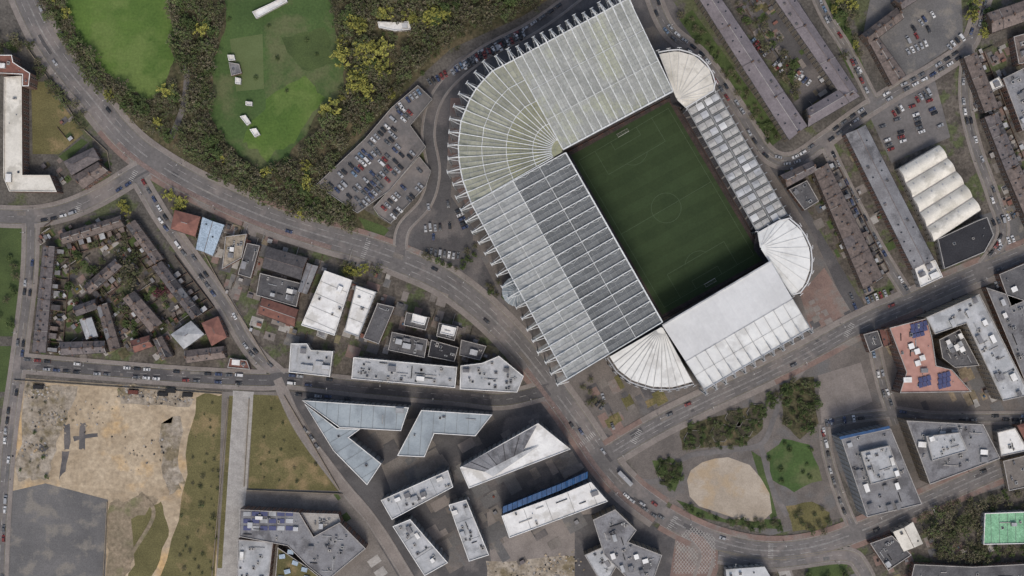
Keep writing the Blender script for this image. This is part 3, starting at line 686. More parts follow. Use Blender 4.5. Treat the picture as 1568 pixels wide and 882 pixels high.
# ---------------------------------------------------------------- stadium
cs=G(960,300); ST=empty('football_stadium',(cs.x,cs.y,0))
def var(k): return R.choice([k,k,k+'_1',k+'_2',k+'_3']) if k+'_1' in M else k
def quadroof(nm,A,B,Cc,D,zi,zo,n,strips,purl=10,bay=0.7,rib='steel_white',ribw=0.5,riser=1.0,masts=True,wallk='concrete',ground_inner=None,ribrange=(0,1),mastout=5.0,pk='steel_grey',main=()):
    A,B=G(*A,zi),G(*B,zi); Cc,D=G(*Cc,zo),G(*D,zo)
    pt=lambda u,v:(A*(1-u)+B*u)*(1-v)+(D*(1-u)+Cc*u)*v
    up=Vector((0,0,1))
    b=MB()
    for (v0,v1,k) in strips:
        cells=4 if k+'_1' in M else 1
        for i in range(n):
            u0,u1=i/n,(i+1)/n; um=(u0+u1)/2
            for c_ in range(cells):
                a0=v0+(v1-v0)*c_/cells;a1=v0+(v1-v0)*(c_+1)/cells
                b.face([pt(u0,a0),pt(um,a0)+up*bay,pt(um,a1)+up*bay,pt(u0,a1)],var(k)); b.face([pt(um,a0)+up*bay,pt(u1,a0),pt(u1,a1),pt(um,a1)+up*bay],var(k))
        if v0>0.01: b.beam(pt(0,v0)+up*bay,pt(1,v0)+up*bay,0.5,0.3,rib)
    b.obj(nm+'_roof',ST)
    b=MB(); out=((D-A).normalized()+(Cc-B).normalized()).normalized(); out.z=0
    for i in range(n+1):
        u=i/n; p=pt(u,ribrange[0])+up*riser; q=pt(u,ribrange[1])+up*riser
        b.beam(p,q,ribw,0.7,rib)
        if i<n and bay>0.3:
            um=(i+.5)/n; b.beam(pt(um,ribrange[0])+up*(bay+.15),pt(um,ribrange[1])+up*(bay+.15),0.2,0.2,pk)
            for j in range(8):
                va,vb=j/8,(j+1)/8; du=.13/n*1.6
                b.beam(pt(u,va)+up*riser,pt(u+du,(va+vb)/2)+up*.5,.14,.14,rib); b.beam(pt(u+du,(va+vb)/2)+up*.5,pt(u,vb)+up*riser,.14,.14,rib)
        if masts:
            o=pt(u,1); mo=mastout*R.uniform(.85,1.15); e0=o+out*mo
            b.beam(q,e0+up*0.2,ribw,0.6,rib); b.beam(o-up*3,e0,0.35,0.35,pk)
            b.beam(o-out*6+up*1.0,o+out*1.5+up*5,0.35,0.35,rib); b.beam(o+out*1.5+up*5,e0,0.3,0.3,rib)
            b.beam(e0,Vector((e0.x,e0.y,0))-out*1.0,0.6,0.6,pk)
            s=(B-A).normalized()*1.2
            b.beam(e0-s,e0+s,0.3,0.3,rib); b.beam(e0+out*-2.5-s,e0+out*-2.5+s,0.25,0.25,rib)
            for sg in(-1,1):
                b.beam(o+s*sg*1.6,e0+s*sg*.4-up*1.5,.28,.28,rib if sg>0 else pk)
            for zz in range(4,int(zo)-2,6): b.beam(Vector((o.x,o.y,zz)),Vector((e0.x,e0.y,zz+3)),0.25,0.25,pk)
    b.obj(nm+'_trusses',ST)
    b=MB()
    for j in range(1,purl):
        v=ribrange[0]+(ribrange[1]-ribrange[0])*j/purl; b.beam(pt(0,v)+up*(bay+.1),pt(1,v)+up*(bay+.1),0.12,0.16,pk)
    for v in main: b.beam(pt(0,v)+up*(bay+.3),pt(1,v)+up*(bay+.3),0.28,0.4,rib)
    b.beam(pt(0,0)+up*0.4,pt(1,0)+up*0.4,0.8,1.4,rib); b.beam(pt(0,1)+up*0.2,pt(1,1)+up*0.2,0.6,1.0,rib)
    b.obj(nm+'_purlins',ST)
    b=MB(); w0,w1=pt(0,0.95),pt(1,0.95)
    b.face([(w0.x,w0.y,0),(w1.x,w1.y,0),(w1.x,w1.y,zo-1),(w0.x,w0.y,zo-1)],wallk)
    for u in(0,1):
        p,q=pt(u,0.3),pt(u,0.95); b.face([(p.x,p.y,0),(q.x,q.y,0),(q.x,q.y,zo-3),(p.x,p.y,8)],wallk)
    b.obj(nm+'_facade',ST)
    wb=MB(); wallwin(wb,[Vector(w0[:2]),Vector(w1[:2])],zo-6); wb.obj(nm+'_windows',ST)
    if ground_inner:
        g0,g1=G(*ground_inner[0],0.4),G(*ground_inner[1],0.4); g0.z=g1.z=1.0; t0=Vector((w0.x,w0.y,zo-7));t1=Vector((w1.x,w1.y,zo-7)); b=MB(); m=36
        for j in range(m):
            a=g0.lerp(t0,j/m);c=g1.lerp(t1,j/m);a2=g0.lerp(t0,(j+1)/m);c2=g1.lerp(t1,(j+1)/m)
            b.face([(a.x,a.y,a2.z),(c.x,c.y,c2.z),c2,a2],'seats'); b.face([a,c,(c.x,c.y,c2.z),(a.x,a.y,a2.z)],'concrete')
        for i in range(1,14):
            b.beam(g0.lerp(g1,i/14)+up*0.5,t0.lerp(t1,i/14)+up*0.5,0.9,0.2,'concrete')
        b.obj(nm+'_seating',ST)
def fanroof(nm,c,arc,zi,zo,n,strips,rings=6,bay=0.5,rib='steel_white',masts=True,ribw=0.45,mastout=5,wall=0.93,pk='steel_grey',rise=0.8,bold=()):
    c=G(*c,zi); pts=[G(x,y,zo) for x,y in arc]; L=[0]
    for i in range(1,len(pts)): L.append(L[-1]+(pts[i]-pts[i-1]).length)
    def arcp(u):
        t=u*L[-1]
        for i in range(1,len(pts)):
            if t<=L[i]+1e-6: return pts[i-1].lerp(pts[i],(t-L[i-1])/(L[i]-L[i-1]))
        return pts[-1]
    up=Vector((0,0,1)); pt=lambda u,v:c.lerp(arcp(u),v)
    b=MB()
    for v0,v1,k in strips:
        for i in range(n):
            u0,u1=i/n,(i+1)/n;um=(u0+u1)/2; cells=4 if k+'_1' in M else 1
            for c_ in range(cells):
                a0=v0+(v1-v0)*c_/cells;a1=v0+(v1-v0)*(c_+1)/cells; h0,h1=bay*a0,bay*a1
                b.face([pt(u0,a0),pt(um,a0)+up*h0,pt(um,a1)+up*h1,pt(u0,a1)],var(k)); b.face([pt(um,a0)+up*h0,pt(u1,a0),pt(u1,a1),pt(um,a1)+up*h1],var(k))
    b.obj(nm+'_roof',ST); b=MB()
    for i in range(n+1):
        p,q=pt(i/n,0.12),pt(i/n,1); b.beam(p+up*rise,q+up*rise,ribw,0.5,rib)
        if masts:
            d=(q-p); d.z=0; d.normalize(); e0=q+d*mastout*R.uniform(.85,1.15); b.beam(q+up*rise,e0,ribw,0.5,rib); b.beam(e0,Vector((e0.x,e0.y,0)),0.5,0.5,pk)
            s=Vector((-d.y,d.x,0))
            if mastout>3:
                b.beam(q-d*5+up,q+d*1.5+up*4.5,0.3,0.3,rib); b.beam(q+d*1.5+up*4.5,e0,0.3,0.3,rib)
                for sg in(-1,1): b.beam(q+s*sg*2,e0+s*sg*.5-up*1.5,.28,.28,rib if sg>0 else pk)
            b.beam(e0-s*1.3,e0+s*1.3,0.3,0.3,rib)
            for zz in range(4,int(zo)-2,6): b.beam(Vector((q.x,q.y,zz)),Vector((e0.x,e0.y,zz+3)),0.25,0.25,pk)
        if i<n and pk=='steel_grey':
            b.beam(pt((i+.5)/n,.3)+up*(bay+.2),pt((i+.5)/n,1)+up*(bay+.2),0.2,0.2,pk)
    for j in range(1,rings+1):
        v=j/rings
        for i in range(n): b.beam(pt(i/n,v)+up*(bay*.5+.1),pt((i+1)/n,v)+up*(bay*.5+.1),0.18 if j<rings else 0.7,0.25 if j<rings else .8,pk if j<rings else rib)
    for v in bold:
        for i in range(n): b.beam(pt(i/n,v)+up*(bay+.4),pt((i+1)/n,v)+up*(bay+.4),.36,.4,rib)
    b.obj(nm+'_trusses',ST); b=MB(); sb=MB()
    for i in range(n):
        p,q=pt(i/n,wall),pt((i+1)/n,wall); b.face([(p.x,p.y,0),(q.x,q.y,0),(q.x,q.y,zo-1),(p.x,p.y,zo-1)],'concrete')
        for f in range(2,int(zo)-4,5):
            d=(q-p).normalized(); o=Vector((d.y,-d.x,0))*0.1; mid=(p+q)/2-c
            if o.dot(mid)<0:o=-o
            sb.face([(p.x+o.x+d.x*.5,p.y+o.y+d.y*.5,f),(q.x+o.x-d.x*.5,q.y+o.y-d.y*.5,f),(q.x+o.x-d.x*.5,q.y+o.y-d.y*.5,f+2),(p.x+o.x+d.x*.5,p.y+o.y+d.y*.5,f+2)],'glass')
        g=Vector((c.x,c.y,1)); m=20
        for j in range(m):
            P0=g.lerp(Vector((p.x,p.y,zo-7)),j/m);Q0=g.lerp(Vector((q.x,q.y,zo-7)),j/m);P1=g.lerp(Vector((p.x,p.y,zo-7)),(j+1)/m);Q1=g.lerp(Vector((q.x,q.y,zo-7)),(j+1)/m)
            b.face([(P0.x,P0.y,P1.z),(Q0.x,Q0.y,Q1.z),Q1,P1],'seats')
    b.obj(nm+'_stand',ST); sb.obj(nm+'_windows',ST)
quadroof('west_stand',(866,234),(1014,493),(869,580),(722,312),42,46,16,[(0,0.56,'sr_dark'),(0.56,1,'sr_milb')],purl=20,ground_inner=((872,234),(1012,488)),mastout=7,main=(.28,.78),bay=.5)
quadroof('north_stand',(862,229),(1030,140),(962,-2),(787,92),42,46,14,[(0,1,'sr_light')],purl=20,ground_inner=((868,228),(1028,146)),mastout=6,main=(.33,.66),bay=.5)
fanroof('north_west_corner',(864,231),[(787,92),(752,110),(724,142),(706,185),(701,230),(707,272),(722,312)],42,46,14,[(0.02,0.55,'sr_yellow'),(0.55,1,'sr_yellow2')],rings=12,mastout=7,bold=(.3,.55,.78),bay=.4)
quadroof('south_stand',(1014,498),(1180,400),(1240,503),(1078,597),27,27,11,[(0,0.56,'sr_pale'),(0.56,1,'sr_white')],purl=2,bay=0.12,riser=0.25,ribw=0.25,rib='roof_lgrey',ribrange=(0.56,1),mastout=3.5,ground_inner=((1016,494),(1174,404)),pk='steel_grey')
fanroof('south_west_corner',(1014,500),[(930,548),(944,569),(966,586),(998,596),(1030,597),(1062,588)],23,21,12,[(0.02,0.96,'sr_white')],rings=1,bay=0.25,masts=True,mastout=1.2,pk='seam',rise=0.2,ribw=.25,rib='roof_lgrey')
fanroof('south_east_corner',(1164,380),[(1160,357),(1205,331),(1229,351),(1243,382),(1244,412),(1234,440),(1216,457),(1182,404)],23,21,14,[(0.02,0.96,'sr_white')],rings=1,bay=0.1,masts=True,mastout=1.2,pk='seam',rise=.1,ribw=.16,rib='sr_pale')
fanroof('north_east_corner',(1036,152),[(1008,80),(1036,75),(1066,83),(1088,104),(1098,136),(1050,165)],23,21,11,[(0.02,0.96,'roof_cream')],rings=1,bay=0.15,masts=True,mastout=1.2,pk='seam',rise=.15,ribw=.18,rib='sr_pale')
A,B,Cc,D=G(1052,166,19),G(1160,356,19),G(1206,330,17),G(1097,140,17)
pt=lambda u,v:(A*(1-u)+B*u)*(1-v)+(D*(1-u)+Cc*u)*v
b=MB(); n=15; up=Vector((0,0,1))
b.face([pt(0,0)-up*.8,pt(1,0)-up*.8,pt(1,1)-up*.8,pt(0,1)-up*.8],'roof_deck')
for i in range(n):
    for (v0,v1) in((0.02,0.47),(0.55,0.98)):
        u0,u1=(i+0.14)/n,(i+0.86)/n; um=(u0+u1)/2
        for (a0,a1) in((0,.485),(.515,1)):
            va,vb=v0+(v1-v0)*a0,v0+(v1-v0)*a1; k='sr_pale' if R.random()<0.12 else R.choice(['sr_panel','sr_panel','roof_lgrey'])
            b.face([pt(u0,va),pt(um,va)+up*.4,pt(um,vb)+up*.4,pt(u0,vb)],k); b.face([pt(um,va)+up*.4,pt(u1,va),pt(u1,vb),pt(um,vb)+up*.4],k)
b.obj('east_stand_roof_panels',ST); b=MB()
for i in range(n+1): b.beam(pt(i/n,0)+up*.2,pt(i/n,1.1)+up*.2,0.3,0.6,'steel_grey'); q=pt(i/n,1.1); b.beam(q,(q.x,q.y,0),0.4,0.4,'steel_grey')
for v in(0,0.51,1): b.beam(pt(0,v),pt(1,v),0.5,0.6,'steel_grey')
b.obj('east_stand_trusses',ST); b=MB()
g0,g1=G(1032,150),G(1177,398); t0,t1=pt(0,.97),pt(1,.97); t0.z=t1.z=13; g0.z=g1.z=1; m=30
for j in range(m):
    a=g0.lerp(t0,j/m);c=g1.lerp(t1,j/m);a2=g0.lerp(t0,(j+1)/m);c2=g1.lerp(t1,(j+1)/m)
    b.face([(a.x,a.y,a2.z),(c.x,c.y,c2.z),c2,a2],'seats'); b.face([a,c,(c.x,c.y,c2.z),(a.x,a.y,a2.z)],'concrete')
for i in range(1,16): b.beam(g0.lerp(g1,i/16)+up*.5,t0.lerp(t1,i/16)+up*.5,0.9,0.2,'concrete')
b.face([(t0.x,t0.y,0),(t1.x,t1.y,0),t1,t0],'brick')
b.obj('east_stand_seating',ST)
b=MB()
p=G(792,446); b.cyl((p.x,p.y,0),(p.x,p.y,9),9,9,20,'glass'); b.cyl((p.x,p.y,9),(p.x,p.y,12),9.3,2,20,'roof_blue')
for i in range(20):
    t=i*math.pi/10; b.beam((p.x+9.3*math.cos(t),p.y+9.3*math.sin(t),9.1),(p.x+2*math.cos(t),p.y+2*math.sin(t),12.1),.2,.2,'steel_white')
b.obj('entrance_rotunda',ST)
# ---------------------------------------------------------------- pitch
zp=0.5
b=MB(); b.face([(p.x,p.y,zp) for p in ccw([G(1032,142),G(864,232),G(1010,494),G(1180,400)])],'pitch_edge'); b.obj('pitch_surround')
T,Lf,Bm,Rt=[Vector(G(*q)[:2]) for q in((1024,156),(874,238),(1014,482),(1168,398))]
b=MB(); n=18
for i in range(n):
    a=T.lerp(Rt,i/n);c=T.lerp(Rt,(i+1)/n);d=Lf.lerp(Bm,(i+1)/n);e_=Lf.lerp(Bm,i/n)
    b.face([(*a,zp+.004),(*e_,zp+.004),(*d,zp+.004),(*c,zp+.004)],'pitch_a' if i%2 else 'pitch_b')
b.obj('football_pitch')
PC=(T+Lf+Bm+Rt)/4; ex=((Rt-T)+(Bm-Lf)).normalized(); ey=Vector((-ex.y,ex.x)); HL,HW=52.0,31.8
b=MB(); zl=zp+.008
def pl(x,y): return PC+ex*x+ey*y
def seg(x0,y0,x1,y1,w=0.12):
    a,c=pl(x0,y0),pl(x1,y1); d=(c-a).normalized()*w/2; nn=Vector((-d.y,d.x)); b.face([(*(a-d-nn),zl),(*(c+d-nn),zl),(*(c+d+nn),zl),(*(a-d+nn),zl)],'pitch_line')
for s in(-1,1):
    seg(-HL,s*HW,HL,s*HW); zl+=.001; seg(s*HL,-HW,s*HL,HW)
    for bx,by in((16.5,20.1),(5.5,9.1)):
        zl+=.001; seg(s*(HL-bx),-by,s*(HL-bx),by); seg(s*HL,-by,s*(HL-bx),-by); seg(s*HL,by,s*(HL-bx),by)
    pts=[(s*(HL-11-9.15*math.cos(t)),9.15*math.sin(t)) for t in [(-0.925+1.85*i/12) for i in range(13)]]
    for i in range(12): seg(*pts[i],*pts[i+1])
seg(0,-HW,0,HW); zl+=.001
for i in range(36):
    t,t2=math.pi*i/18,math.pi*(i+1)/18; seg(9.15*math.cos(t),9.15*math.sin(t),9.15*math.cos(t2),9.15*math.sin(t2))
b.obj('pitch_markings')
for s in(-1,1):
    b=MB()
    g=[pl(s*HL,-3.66),pl(s*HL,3.66),pl(s*(HL+2),3.66),pl(s*(HL+2),-3.66)]
    b.cyl((*g[0],zp),(*g[0],zp+2.5),.1,.1,8,'frame'); b.cyl((*g[1],zp),(*g[1],zp+2.5),.1,.1,8,'frame'); b.beam((*g[0],zp+2.5),(*g[1],zp+2.5),.2,.2,'frame')
    for i in range(4): b.beam((*g[i],zp+.1+(2.2 if i in(0,1) else 2.0)),(*g[(i+1)%4],zp+.1+(2.2 if (i+1)%4 in(0,1) else 2.0)),.08,.08,'frame')
    b.beam((*g[2],zp),(*g[2],zp+2.1),.08,.08,'frame'); b.beam((*g[3],zp),(*g[3],zp+2.1),.08,.08,'frame')
    for i in range(12):
        a=g[0].lerp(g[1],i/11);c=g[3].lerp(g[2],i/11); b.beam((*a,zp+2.4),(*c,zp+2.2),.04,.04,'frame'); b.beam((*c,zp),(*c,zp+2.2),.04,.04,'frame')
    b.obj('goal')
b=MB()
I=[Vector(G(*q)[:2]) for q in((1027,149),(868,234),(1012,489),(1174,399))]
for i in range(4):
    a,c=I[i],I[(i+1)%4]; m=20
    for j in range(m): b.beam((*a.lerp(c,j/m),zp+.5),(*a.lerp(c,(j+.97)/m),zp+.5),.15,1,'tile_red' if i==0 and j%2 else 'slate_dark')
b.obj('advertising_boards')
# ---------------------------------------------------------------- cars
paints={'p_white':(190,190,188),'p_silver':(142,144,146),'p_black':(40,41,43),'p_grey':(84,86,88),'p_blue':(52,64,92),'p_red':(114,42,38),'p_lblue':(98,118,138)}
for k,c in paints.items(): defm(k,c,tuple(v*.95 for v in c),rough=0.35,spec=0.4,finek=0.03)
defm('lamp_red',(140,20,20)); defm('tyre',(26,26,27))
def carmesh(paint,kind):
    b=MB(); W=.88
    if kind=='van': prof=[(-2.5,.35),(-2.5,.9),(-2.45,1.95),(0.9,2.0),(1.7,1.25),(2.45,1.05),(2.55,.6),(2.55,.35)]
    else: prof=[(-2.15,.3),(-2.2,.65),(-2.12,.95),(-1.3 if kind=='sal' else -2.0,1.0),(0.9,.98),(2.0,.78),(2.2,.6),(2.2,.3)]
    w2=[W if z<1.1 else W*.92 for x,z in prof]
    n=len(prof)
    for i in range(n-1):
        (x0,z0),(x1,z1)=prof[i],prof[i+1]; a,c=w2[i],w2[i+1]
        b.face([(x0,-a,z0),(x0,a,z0),(x1,c,z1),(x1,-c,z1)],paint)
    for s in(-1,1): b.face([(x,s*w2[i],z) for i,(x,z) in enumerate(prof)],paint)
    if kind!='van':
        bx=-1.6 if kind=='sal' else -2.0; tx=-0.95 if kind=='sal' else -1.6
        base=[(bx,-.8,.97),(bx,.8,.97),(1.0,.8,.97),(1.0,-.8,.97)]; tp=[(tx,-.6,1.44),(tx,.6,1.44),(.3,.6,1.44),(.3,-.6,1.44)]
        for i in range(4): j=(i+1)%4; b.face([base[i],base[j],tp[j],tp[i]],'glass')
        b.prism([(tx-.05,-.62),(.32,-.62),(.32,.62),(tx-.05,.62)],1.44,1.48,paint)
        for s in(-1,1): b.beam((tx,s*.6,1.44),(bx,s*.8,.98),.09,.09,paint); b.beam((.3,s*.6,1.44),(1.0,s*.8,.98),.07,.07,paint); b.beam((-.5,s*.61,1.45),(-.5,s*.82,.98),.08,.08,paint)
    else:
        b.face([(.95,-.7,1.98),(.95,.7,1.98),(1.68,.76,1.31),(1.68,-.76,1.31)],'glass')
        for s in(-1,1): b.face([(.2,s*.89,1.8),(.9,s*.89,1.8),(1.5,s*.89,1.3),(.2,s*.89,1.3)],'glass')
    for x in(-1.35,1.35):
        for s in(-1,1): b.cyl((x,s*.7,.33),(x,s*.9,.33),.33,.33,12,'tyre'); b.cyl((x,s*.9,.33),(x,s*.91,.33),.18,.18,8,'metal')
    for s in(-1,1):
        b.box((2.12,s*.62),.2,.35,.55,.72,0,'frame'); b.box((-2.15,s*.66),.14,.28,.65,.85,0,'lamp_red'); b.box((.75,s*.97),.15,.2,.95,1.08,0,paint)
    return b.mesh('car_'+kind)
wts=[('p_white',4),('p_silver',6),('p_black',7),('p_grey',7),('p_blue',3),('p_red',2),('p_lblue',1)]
cars=[];cw=[]
for k,w in wts:
    for kind,q in(('hat',5),('sal',4),('van',1 if k in('p_white','p_silver') else 0)):
        if q: cars.append((carmesh(k,kind),kind)); cw.append(w*q)
def car(p,z,ang,name=None):
    me,kd_=R.choices(cars,cw)[0]
    o=bpy.data.objects.new(name or ('parked_van' if kd_=='van' else 'parked_car'),me); o.location=(p.x,p.y,z); o.rotation_euler=(0,0,ang+R.uniform(-.04,.04)); scene.collection.objects.link(o)
def row(x0,y0,x1,y1,perp=False,p=0.8,z=0.3,h=0):
    a,c=G(x0,y0,h),G(x1,y1,h); a.z=c.z=0; d=c-a; L=d.length; st=2.7 if perp else 5.6; n=int(L/st); an=math.atan2(d.y,d.x)
    for i in range(n):
        if R.random()>p: continue
        q=a+d*((i+.5)/n); fl=math.pi if R.random()<.4 else 0; s=R.uniform(-.4,.4)
        car(q+Vector((-math.sin(an)*s,math.cos(an)*s,0)),h if h else z,an+(math.pi/2 if perp else 0)+fl)
def along(ri,off_side,p=0.75,t0=0,t1=1):
    r=roads[ri];c,n=r['c'],r['n'];w=r['w']/2-1.3; L=len(c); j=int(L*t0)+2
    while j<int(L*t1)-2:
        if R.random()<p:
            q=c[j]+n[j]*off_side*(w+R.uniform(-.15,.15))
            if not on_road(q.x,q.y,ri,1.5):
                d=c[min(L-1,j+1)]-c[j]; car(q,r['z'],math.atan2(d.y,d.x)+(0 if off_side<0 else math.pi))
        elif R.random()<.3: j+=3
        j+=3
idx={}
for i,r in enumerate(roads): idx.setdefault(r['name'],[]).append(i)
ss=idx['side_street']
for s in(-1,1):
    along(ss[0],s,.6); along(ss[1],s,.35); along(ss[2],s,.55,0,.62); along(idx['terrace_street'][0],s,.65); along(idx['back_lane'][0],s,.5); along(idx['back_lane'][1],s,.6); along(idx['city_lane'][0],s,.5)
    for k in idx['office_lane']: along(k,s,.35)
along(idx['service_road'][0],1,.8,.5,1)
along(idx['side_road'][0],-1,.25); along(idx['main_road'][0],1,.4,0,.15)
row(655,128,800,50,True,.9); row(690,112,805,52,True,.85)
for (x0,y0,x1,y1) in [(504,286,560,230),(514,294,580,228),(532,303,612,222),(545,308,622,230),(560,228,620,165),(572,242,606,206),(552,318,640,228),(606,168,645,140),(596,206,630,170)]:
    row(x0,y0,x1,y1,True,.68,h=5.0)
for q in [(586,322,645,258),(600,334,652,277)]: row(*q,True,.75,h=3.5)
row(645,318,690,312,True,.5); row(648,350,700,345,True,.7); row(650,385,705,392,True,.8); row(700,320,722,370,True,.6); row(660,362,700,362,True,.4)
for q in [(1350,190,1365,232),(1372,180,1385,226),(1395,160,1412,205),(1418,145,1440,196),(1365,175,1425,140)]: row(*q,True,.75)
for q in [(1375,70,1430,40),(1380,85,1440,55),(1395,45,1430,20),(1130,20,1175,75),(1150,60,1200,110),(1190,90,1240,130),(1215,110,1265,130)]: row(*q,True,.6)
for q in [(1305,470,1358,448),(1300,455,1340,438),(1510,345,1560,325),(1520,375,1560,362),(1515,440,1568,420),(1340,250,1390,340),(1450,75,1475,55),(1510,180,1540,260)]: row(*q,True,.6)
for q in [(155,470,180,530),(95,400,92,500),(250,400,290,480),(180,380,215,440),(405,445,440,455),(920,600,940,660),(1000,640,1060,615),(905,610,925,625),(1258,655,1275,720),(1255,650,1310,640),(455,640,500,700)]: row(*q,R.random()<.4,.45)
row(545,578,695,594,False,.6); row(450,603,540,610,False,.5)
def moving(ri,t,s,name='car'):
    r=roads[ri];c,n=r['c'],r['n'];j=int(len(c)*t);d=c[j+1]-c[j];q=c[j]+n[j]*s*r['w']/4; car(q,r['z'],math.atan2(d.y,d.x)+(math.pi if s>0 else 0),name)
for t,s in [(.12,-1),(.2,1),(.45,-1),(.62,1),(.7,-1),(.86,-1),(.87,-.3),(.9,1),(.955,-1),(.965,-1),(.975,-.4),(.985,.8)]: moving(0,t,s)
for t,s in [(.05,-1),(.07,-1),(.09,-.5),(.22,1),(.55,-1),(.8,1)]: moving(idx['city_road'][0],t,s)
for t,s in [(.15,1),(.4,-1),(.62,1),(.85,-1)]: moving(idx['stadium_road'][0],t,s)
def bus(ri,t,s,paint):
    b=MB(); b.prism([(-5.6,-1.25),(5.5,-1.25),(5.7,-1.0),(5.7,1.0),(5.5,1.25),(-5.6,1.25)],.35,4.1,paint)
    for s_ in(-1,1):
        for i in range(8):
            for z in(1.3,2.9): x=-5.1+i*1.32; b.face([(x,s_*1.27,z),(x+1.15,s_*1.27,z),(x+1.15,s_*1.27,z+.85),(x,s_*1.27,z+.85)],'glass')
        for x in(-3.6,3.4): b.cyl((x,s_*1.0,.48),(x,s_*1.3,.48),.48,.48,12,'tyre')
    for z in(1.2,2.8): b.face([(5.72,-.95,z),(5.72,.95,z),(5.72,.95,z+1),(5.72,-.95,z+1)],'glass')
    b.box((-4.6,0),1.2,1.6,4.1,4.3,0,'metal'); b.box((1,0),.8,.8,4.1,4.2,0,'frame')
    r=roads[ri];c,n=r['c'],r['n'];j=int(len(c)*t);d=c[j+1]-c[j];q=c[j]+n[j]*s*r['w']/4
    o=b.obj('bus'); o.location=(q.x,q.y,r['z']); o.rotation_euler=(0,0,math.atan2(d.y,d.x)+(math.pi if s>0 else 0))
bus(0,.94,1,'p_silver')
# ---------------------------------------------------------------- street lamps
b=MB(); b.cyl((0,0,0),(0,0,8),.12,.07,8,'metal'); b.beam((0,0,8),(1.8,0,8.4),.08,.08,'metal'); b.box((2.0,0),.8,.3,8.32,8.46,0,'metal','frame'); b.cyl((0,0,0),(0,0,1.1),.18,.16,8,'dark')
lm=b.mesh('street_lamp')
for i,r in enumerate(roads):
    if not r['mark']: continue
    c,n=r['c'],r['n']; s=1
    for j in range(5,len(c)-3,15):
        s=-s; q=c[j]+n[j]*s*(r['w']/2+.6)
        if on_road(q.x,q.y,i,.5) or abs(q.x)>360 or abs(q.y)>215: continue
        o=bpy.data.objects.new('street_lamp',lm); o.location=(q.x,q.y,r['z']+.12); o.rotation_euler=(0,0,math.atan2(-n[j].y*s,-n[j].x*s)); scene.collection.objects.link(o)
# ---------------------------------------------------------------- trees
leafc={'lf_yel':((148,144,64),(120,122,52)),'lf_yel2':((114,117,60),(94,100,50)),'lf_grn':((78,93,50),(62,77,40)),'lf_grn2':((94,105,63),(75,88,51)),'lf_brn':((112,104,82),(92,87,68)),'lf_brn2':((92,89,68),(77,77,56)),'lf_olv':((95,98,64),(77,81,51)),'lf_pink':((108,64,68),(88,50,56))}
for k,(a,c) in leafc.items(): defm(k,a,c,scale=.6,fine=2,finek=.3,perinst=.22,rough=.8)
def treemesh(seed,lks,dens=1.0,hh=8,rad=3.8):
    r=random.Random(seed); b=MB(); top=hh*.5
    b.cyl((0,0,0),(0.1,0,top),.3,.2,8,'bark',False); b.cyl((.1,0,top),(0.2,.1,hh*.9),.2,.05,6,'bark',False)
    clumps=[]; lob=[r.uniform(.65,1.15) for _ in range(9)]
    for i in range(9):
        t=i*2.4+r.uniform(-.4,.4); z0=top*(.6+.5*r.random()); rr=rad*lob[i]; z1=z0+hh*r.uniform(.12,.35)
        q=Vector((rr*math.cos(t),rr*math.sin(t),z1)); p=Vector((.1,0,z0)); b.cyl(p,q,.12,.03,5,'bark',False)
        for k in range(3):
            e=p.lerp(q,r.uniform(.45,.9)); f=e+Vector((r.uniform(-1.6,1.6),r.uniform(-1.6,1.6),r.uniform(.3,1.4))); b.cyl(e,f,.05,.015,4,'bark',False); clumps.append(f)
        clumps.append(q)
    for i in range(8):
        t=r.uniform(0,6.28); rr=rad*r.uniform(0,.6); clumps.append(Vector((rr*math.cos(t),rr*math.sin(t),hh*r.uniform(.7,1.0))))
    for c in clumps:
        if r.random()<.1: continue
        k=r.choice(lks); cr=r.uniform(.6,1.15)
        for j in range(int(15*dens)):
            d=Vector((r.gauss(0,1),r.gauss(0,1),r.gauss(0,.7))).normalized()*cr*r.random()**.4
            p=c+d; s=r.uniform(.2,.4); a=Vector((r.gauss(0,.6),r.gauss(0,.6),r.gauss(0,1))).normalized(); e=a.orthogonal().normalized()*s; f=a.cross(e).normalized()*s*1.3
            b.face([p-e-f*.3,p+e*.2-f,p+e+f*.3,p-e*.2+f],k)
    return b.mesh('tree_%d'%seed)
T_yel=[treemesh(i,['lf_yel','lf_yel2','lf_yel']) for i in(1,2,3)]
T_ol=[treemesh(i,['lf_olv','lf_grn2','lf_brn2'],.9) for i in(4,5,6)]
T_gr=[treemesh(i,['lf_grn','lf_grn2','lf_grn']) for i in(7,8,9)]
T_br=[treemesh(i,['lf_brn','lf_brn2','lf_olv'],.5) for i in(10,11,12,13)]
T_pk=[treemesh(14,['lf_pink'],.8)]
tc=[0]
def tree(x,y,ms,s,name='deciduous_tree'):
    p=G(x,y)
    o=bpy.data.objects.new(name,R.choice(ms)); o.location=(p.x,p.y,0.02); k=s*R.uniform(.85,1.15); o.scale=(k,k*R.uniform(.8,1.2),k*R.uniform(.75,1.1)); o.rotation_euler=(0,0,R.uniform(0,6.28)); scene.collection.objects.link(o); tc[0]+=1
def scatter(poly,n,mind,kinds,smin,smax,ex=[],name='deciduous_tree'):
    xs=[p[0] for p in poly];ys=[p[1] for p in poly];pl_=[];t=0
    while len(pl_)<n and t<n*25:
        t+=1;x,y=R.uniform(min(xs),max(xs)),R.uniform(min(ys),max(ys))
        if not inside((x,y),poly) or any(inside((x,y),e) for e in ex) or any((x-a)**2+(y-b_)**2<mind**2 for a,b_ in pl_): continue
        q=G(x,y)
        if on_road(q.x,q.y,-1,1.2): continue
        pl_.append((x,y)); tree(x,y,R.choices([k for k,w in kinds],[w for k,w in kinds])[0],R.uniform(smin,smax),name)
mix=[(T_br,6),(T_ol,4),(T_yel,.4),(T_gr,2)]
